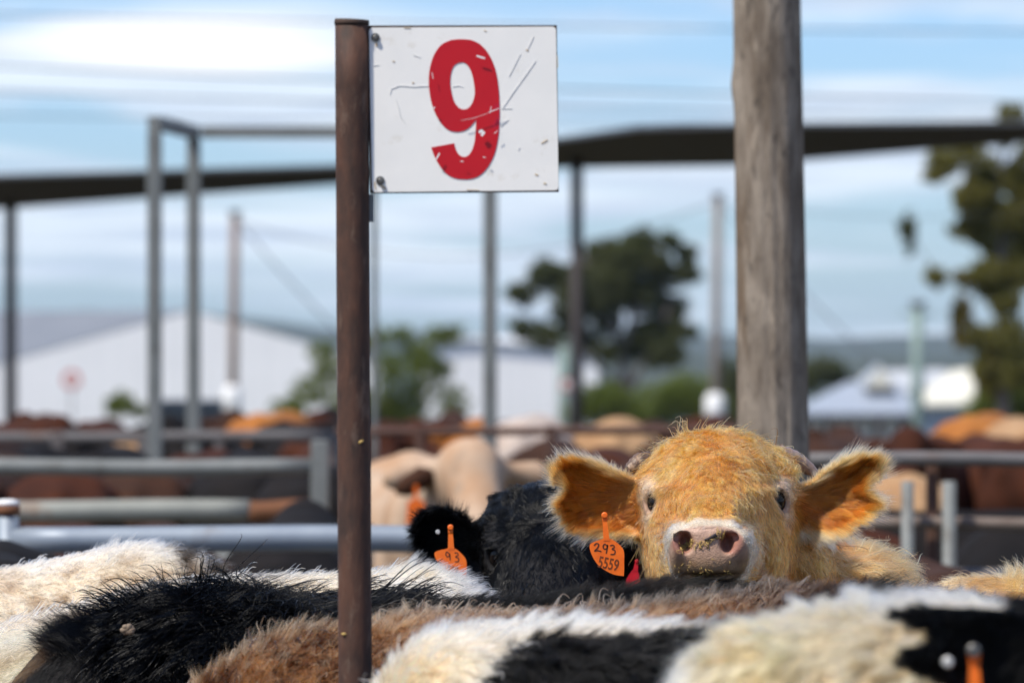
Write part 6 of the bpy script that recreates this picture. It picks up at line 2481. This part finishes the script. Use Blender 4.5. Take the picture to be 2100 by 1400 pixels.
def ear_f(f):
    """black ear turned to the camera, swallow-tail notch at its tip"""
    pl = [(P(x, y, FD6 - .30)[0], P(x, y, FD6 - .30)[2]) for x, y in EAR_F]
    xs_ = [p[0] for p in pl]
    zs_ = [p[1] for p in pl]

    def fn(x, y, z):
        d2 = poly_sdf(x[:, :, 0], z[0:1, 0, :].reshape(1, -1), pl)[:, None, :]
        din = np.maximum(-d2, 0)
        ys = FD6 - .30 + .25 * (x - min(xs_)) + .022 * (1 - np.exp(-din / .02))
        q0, q1 = d2 + .004, np.abs(y - ys) - .003
        return np.minimum(np.maximum(q0, q1), 0) + np.sqrt(np.maximum(q0, 0) ** 2 + np.maximum(q1, 0) ** 2) - .006
    f.put([min(xs_), FD6 - .40, min(zs_)], [max(xs_), FD6 - .15, max(zs_)], fn, .012)
    a, b = P(2140, 1350, FD6 - .22), P(2190, 1350, FD6 - .12)
    f.cone(a, b, .035, .06, .03)


m4 = back_animal('steer', '', FD6, [(1100, 2100), (1230, 1700), (1310, 1520), (1380, 1420), (1440, 1330), (1500, 1278), (1600, 1252), (1683, 1234), (1777, 1222), (1850, 1216), (1917, 1218), (2000, 1226), (2067, 1232), (2150, 1240), (2250, 1255), (2400, 1330)],
                 (.13, .64), head=((.50, 1.06), (.74, 1.20)), hw=.235, cell=.0105, legs=1, extra=ear_f)
fV, fF, fN, fb = m4


def near_ear(p):
    pl = [(P(x, y, FD6 - .30)[0], P(x, y, FD6 - .30)[2]) for x, y in EAR_F]
    return poly_sdf(p[:, 0], p[:, 2], pl)


def ear_f_mask(p):
    return (sst(.012, .004, near_ear(p)) * (p[:, 1] < FD6 - .30 + .25 * (p[:, 0] - P(1842, 1, FD6 - .3)[0]) + .045))


def coat_f2(p, nn):
    c = coat_f(p, nn)
    return lerp(c, (.012, .011, .012), ear_f_mask(p))


ff = finish('steer', 'nearest steer, white with a black notched ear and orange tag, front right', m4, coat_f2,
            [dict(GUARD, n=7000, rad=.0005, len=.042, lift=.26, flow=back_flow(-.5, .8), seed=191, where=lambda V, Nn: 1 - ear_f_mask(V)),
             dict(n=80000, len=.036, lift=.26, flow=back_flow(-.5, .8), rad=.00026, clump=(.018, .8), frizz=.5, curl=(.003, .7, 0), seed=91, where=lambda V, Nn: 1 - ear_f_mask(V)),
             dict(n=9000, len=.034, lift=.6, where=lambda V, Nn: top_edge(.5)(V, Nn) * (1 - ear_f_mask(V)), flow=back_flow(.2), rad=.0002, clump=(.016, .8), frizz=.45, seed=92, name='ridge_hair'),
             dict(n=16000, len=.014, lift=.2, where=lambda V, Nn: ear_f_mask(V), flow=lambda p, nn: np.tile(np.array((-1, -.2, -.1)), (len(p), 1)), rad=.0002, clump=(.008, .4), frizz=.3, seed=93, name='ear_hair')])
Dt6 = FD6 - .30 + .25 * float(P(1998, 1, FD6 - .28)[0] - P(1842, 1, FD6 - .3)[0]) - .012
ear_tag(ff, [(2000, 1430), (2020, 1436), (2040, 1455), (2048, 1490), (2046, 1540), (2030, 1560), (1990, 1556), (1966, 1530), (1956, 1490), (1962, 1455), (1980, 1436)],
        [((1998, 1342), (1998, 1362), 11, 11), ((1998, 1360), (2000, 1436), 10, 15)], (2000, 1432), Dt6, [], M['tag_orange'])
mb = MB()
q = P(1944, 1357, Dt6 - .012) - np.array(ff.location)
mb.tube([(q[0], q[1] + .012, q[2]), (q[0], q[1], q[2]), (q[0], q[1] - .002, q[2])], [.006, .006, .004], 14)
mb.build('ear_stud', M['button'], ff)
mb = MB()
q = P(1997, 1333, Dt6 - .006) - np.array(ff.location)
mb.tube([(q[0], q[1] + .01, q[2]), (q[0], q[1], q[2]), (q[0], q[1] - .002, q[2])], [.0075, .0075, .005], 14)
mb.build('tag_button', M['bolt'], ff)


# X: black poll at the far left, behind the cream rump
herd(-5, 12.2, -85, 'black', 'low', .93, 'black steer peeping in at the left edge below the rusty post cap')

# ------------------------------------------------------------------ the air
def haze():
    lo, hi = (-3100, -310, -75), (3100, 8900, 75)
    mb = MB()
    mb.box(lo, hi)
    m = bpy.data.materials.new('haze')
    m.use_nodes = True
    t = m.node_tree
    for n in list(t.nodes):
        t.nodes.remove(n)
    out = N(t, 'ShaderNodeOutputMaterial')
    v = N(t, 'ShaderNodeVolumePrincipled')
    v.inputs['Color'].default_value = (.62, .80, 1.0, 1)
    v.inputs['Density'].default_value = 4e-5
    t.links.new(v.outputs[0], out.inputs['Volume'])
    o = mb.build('haze', m, None)
    tag(o, kind='stuff')


haze()
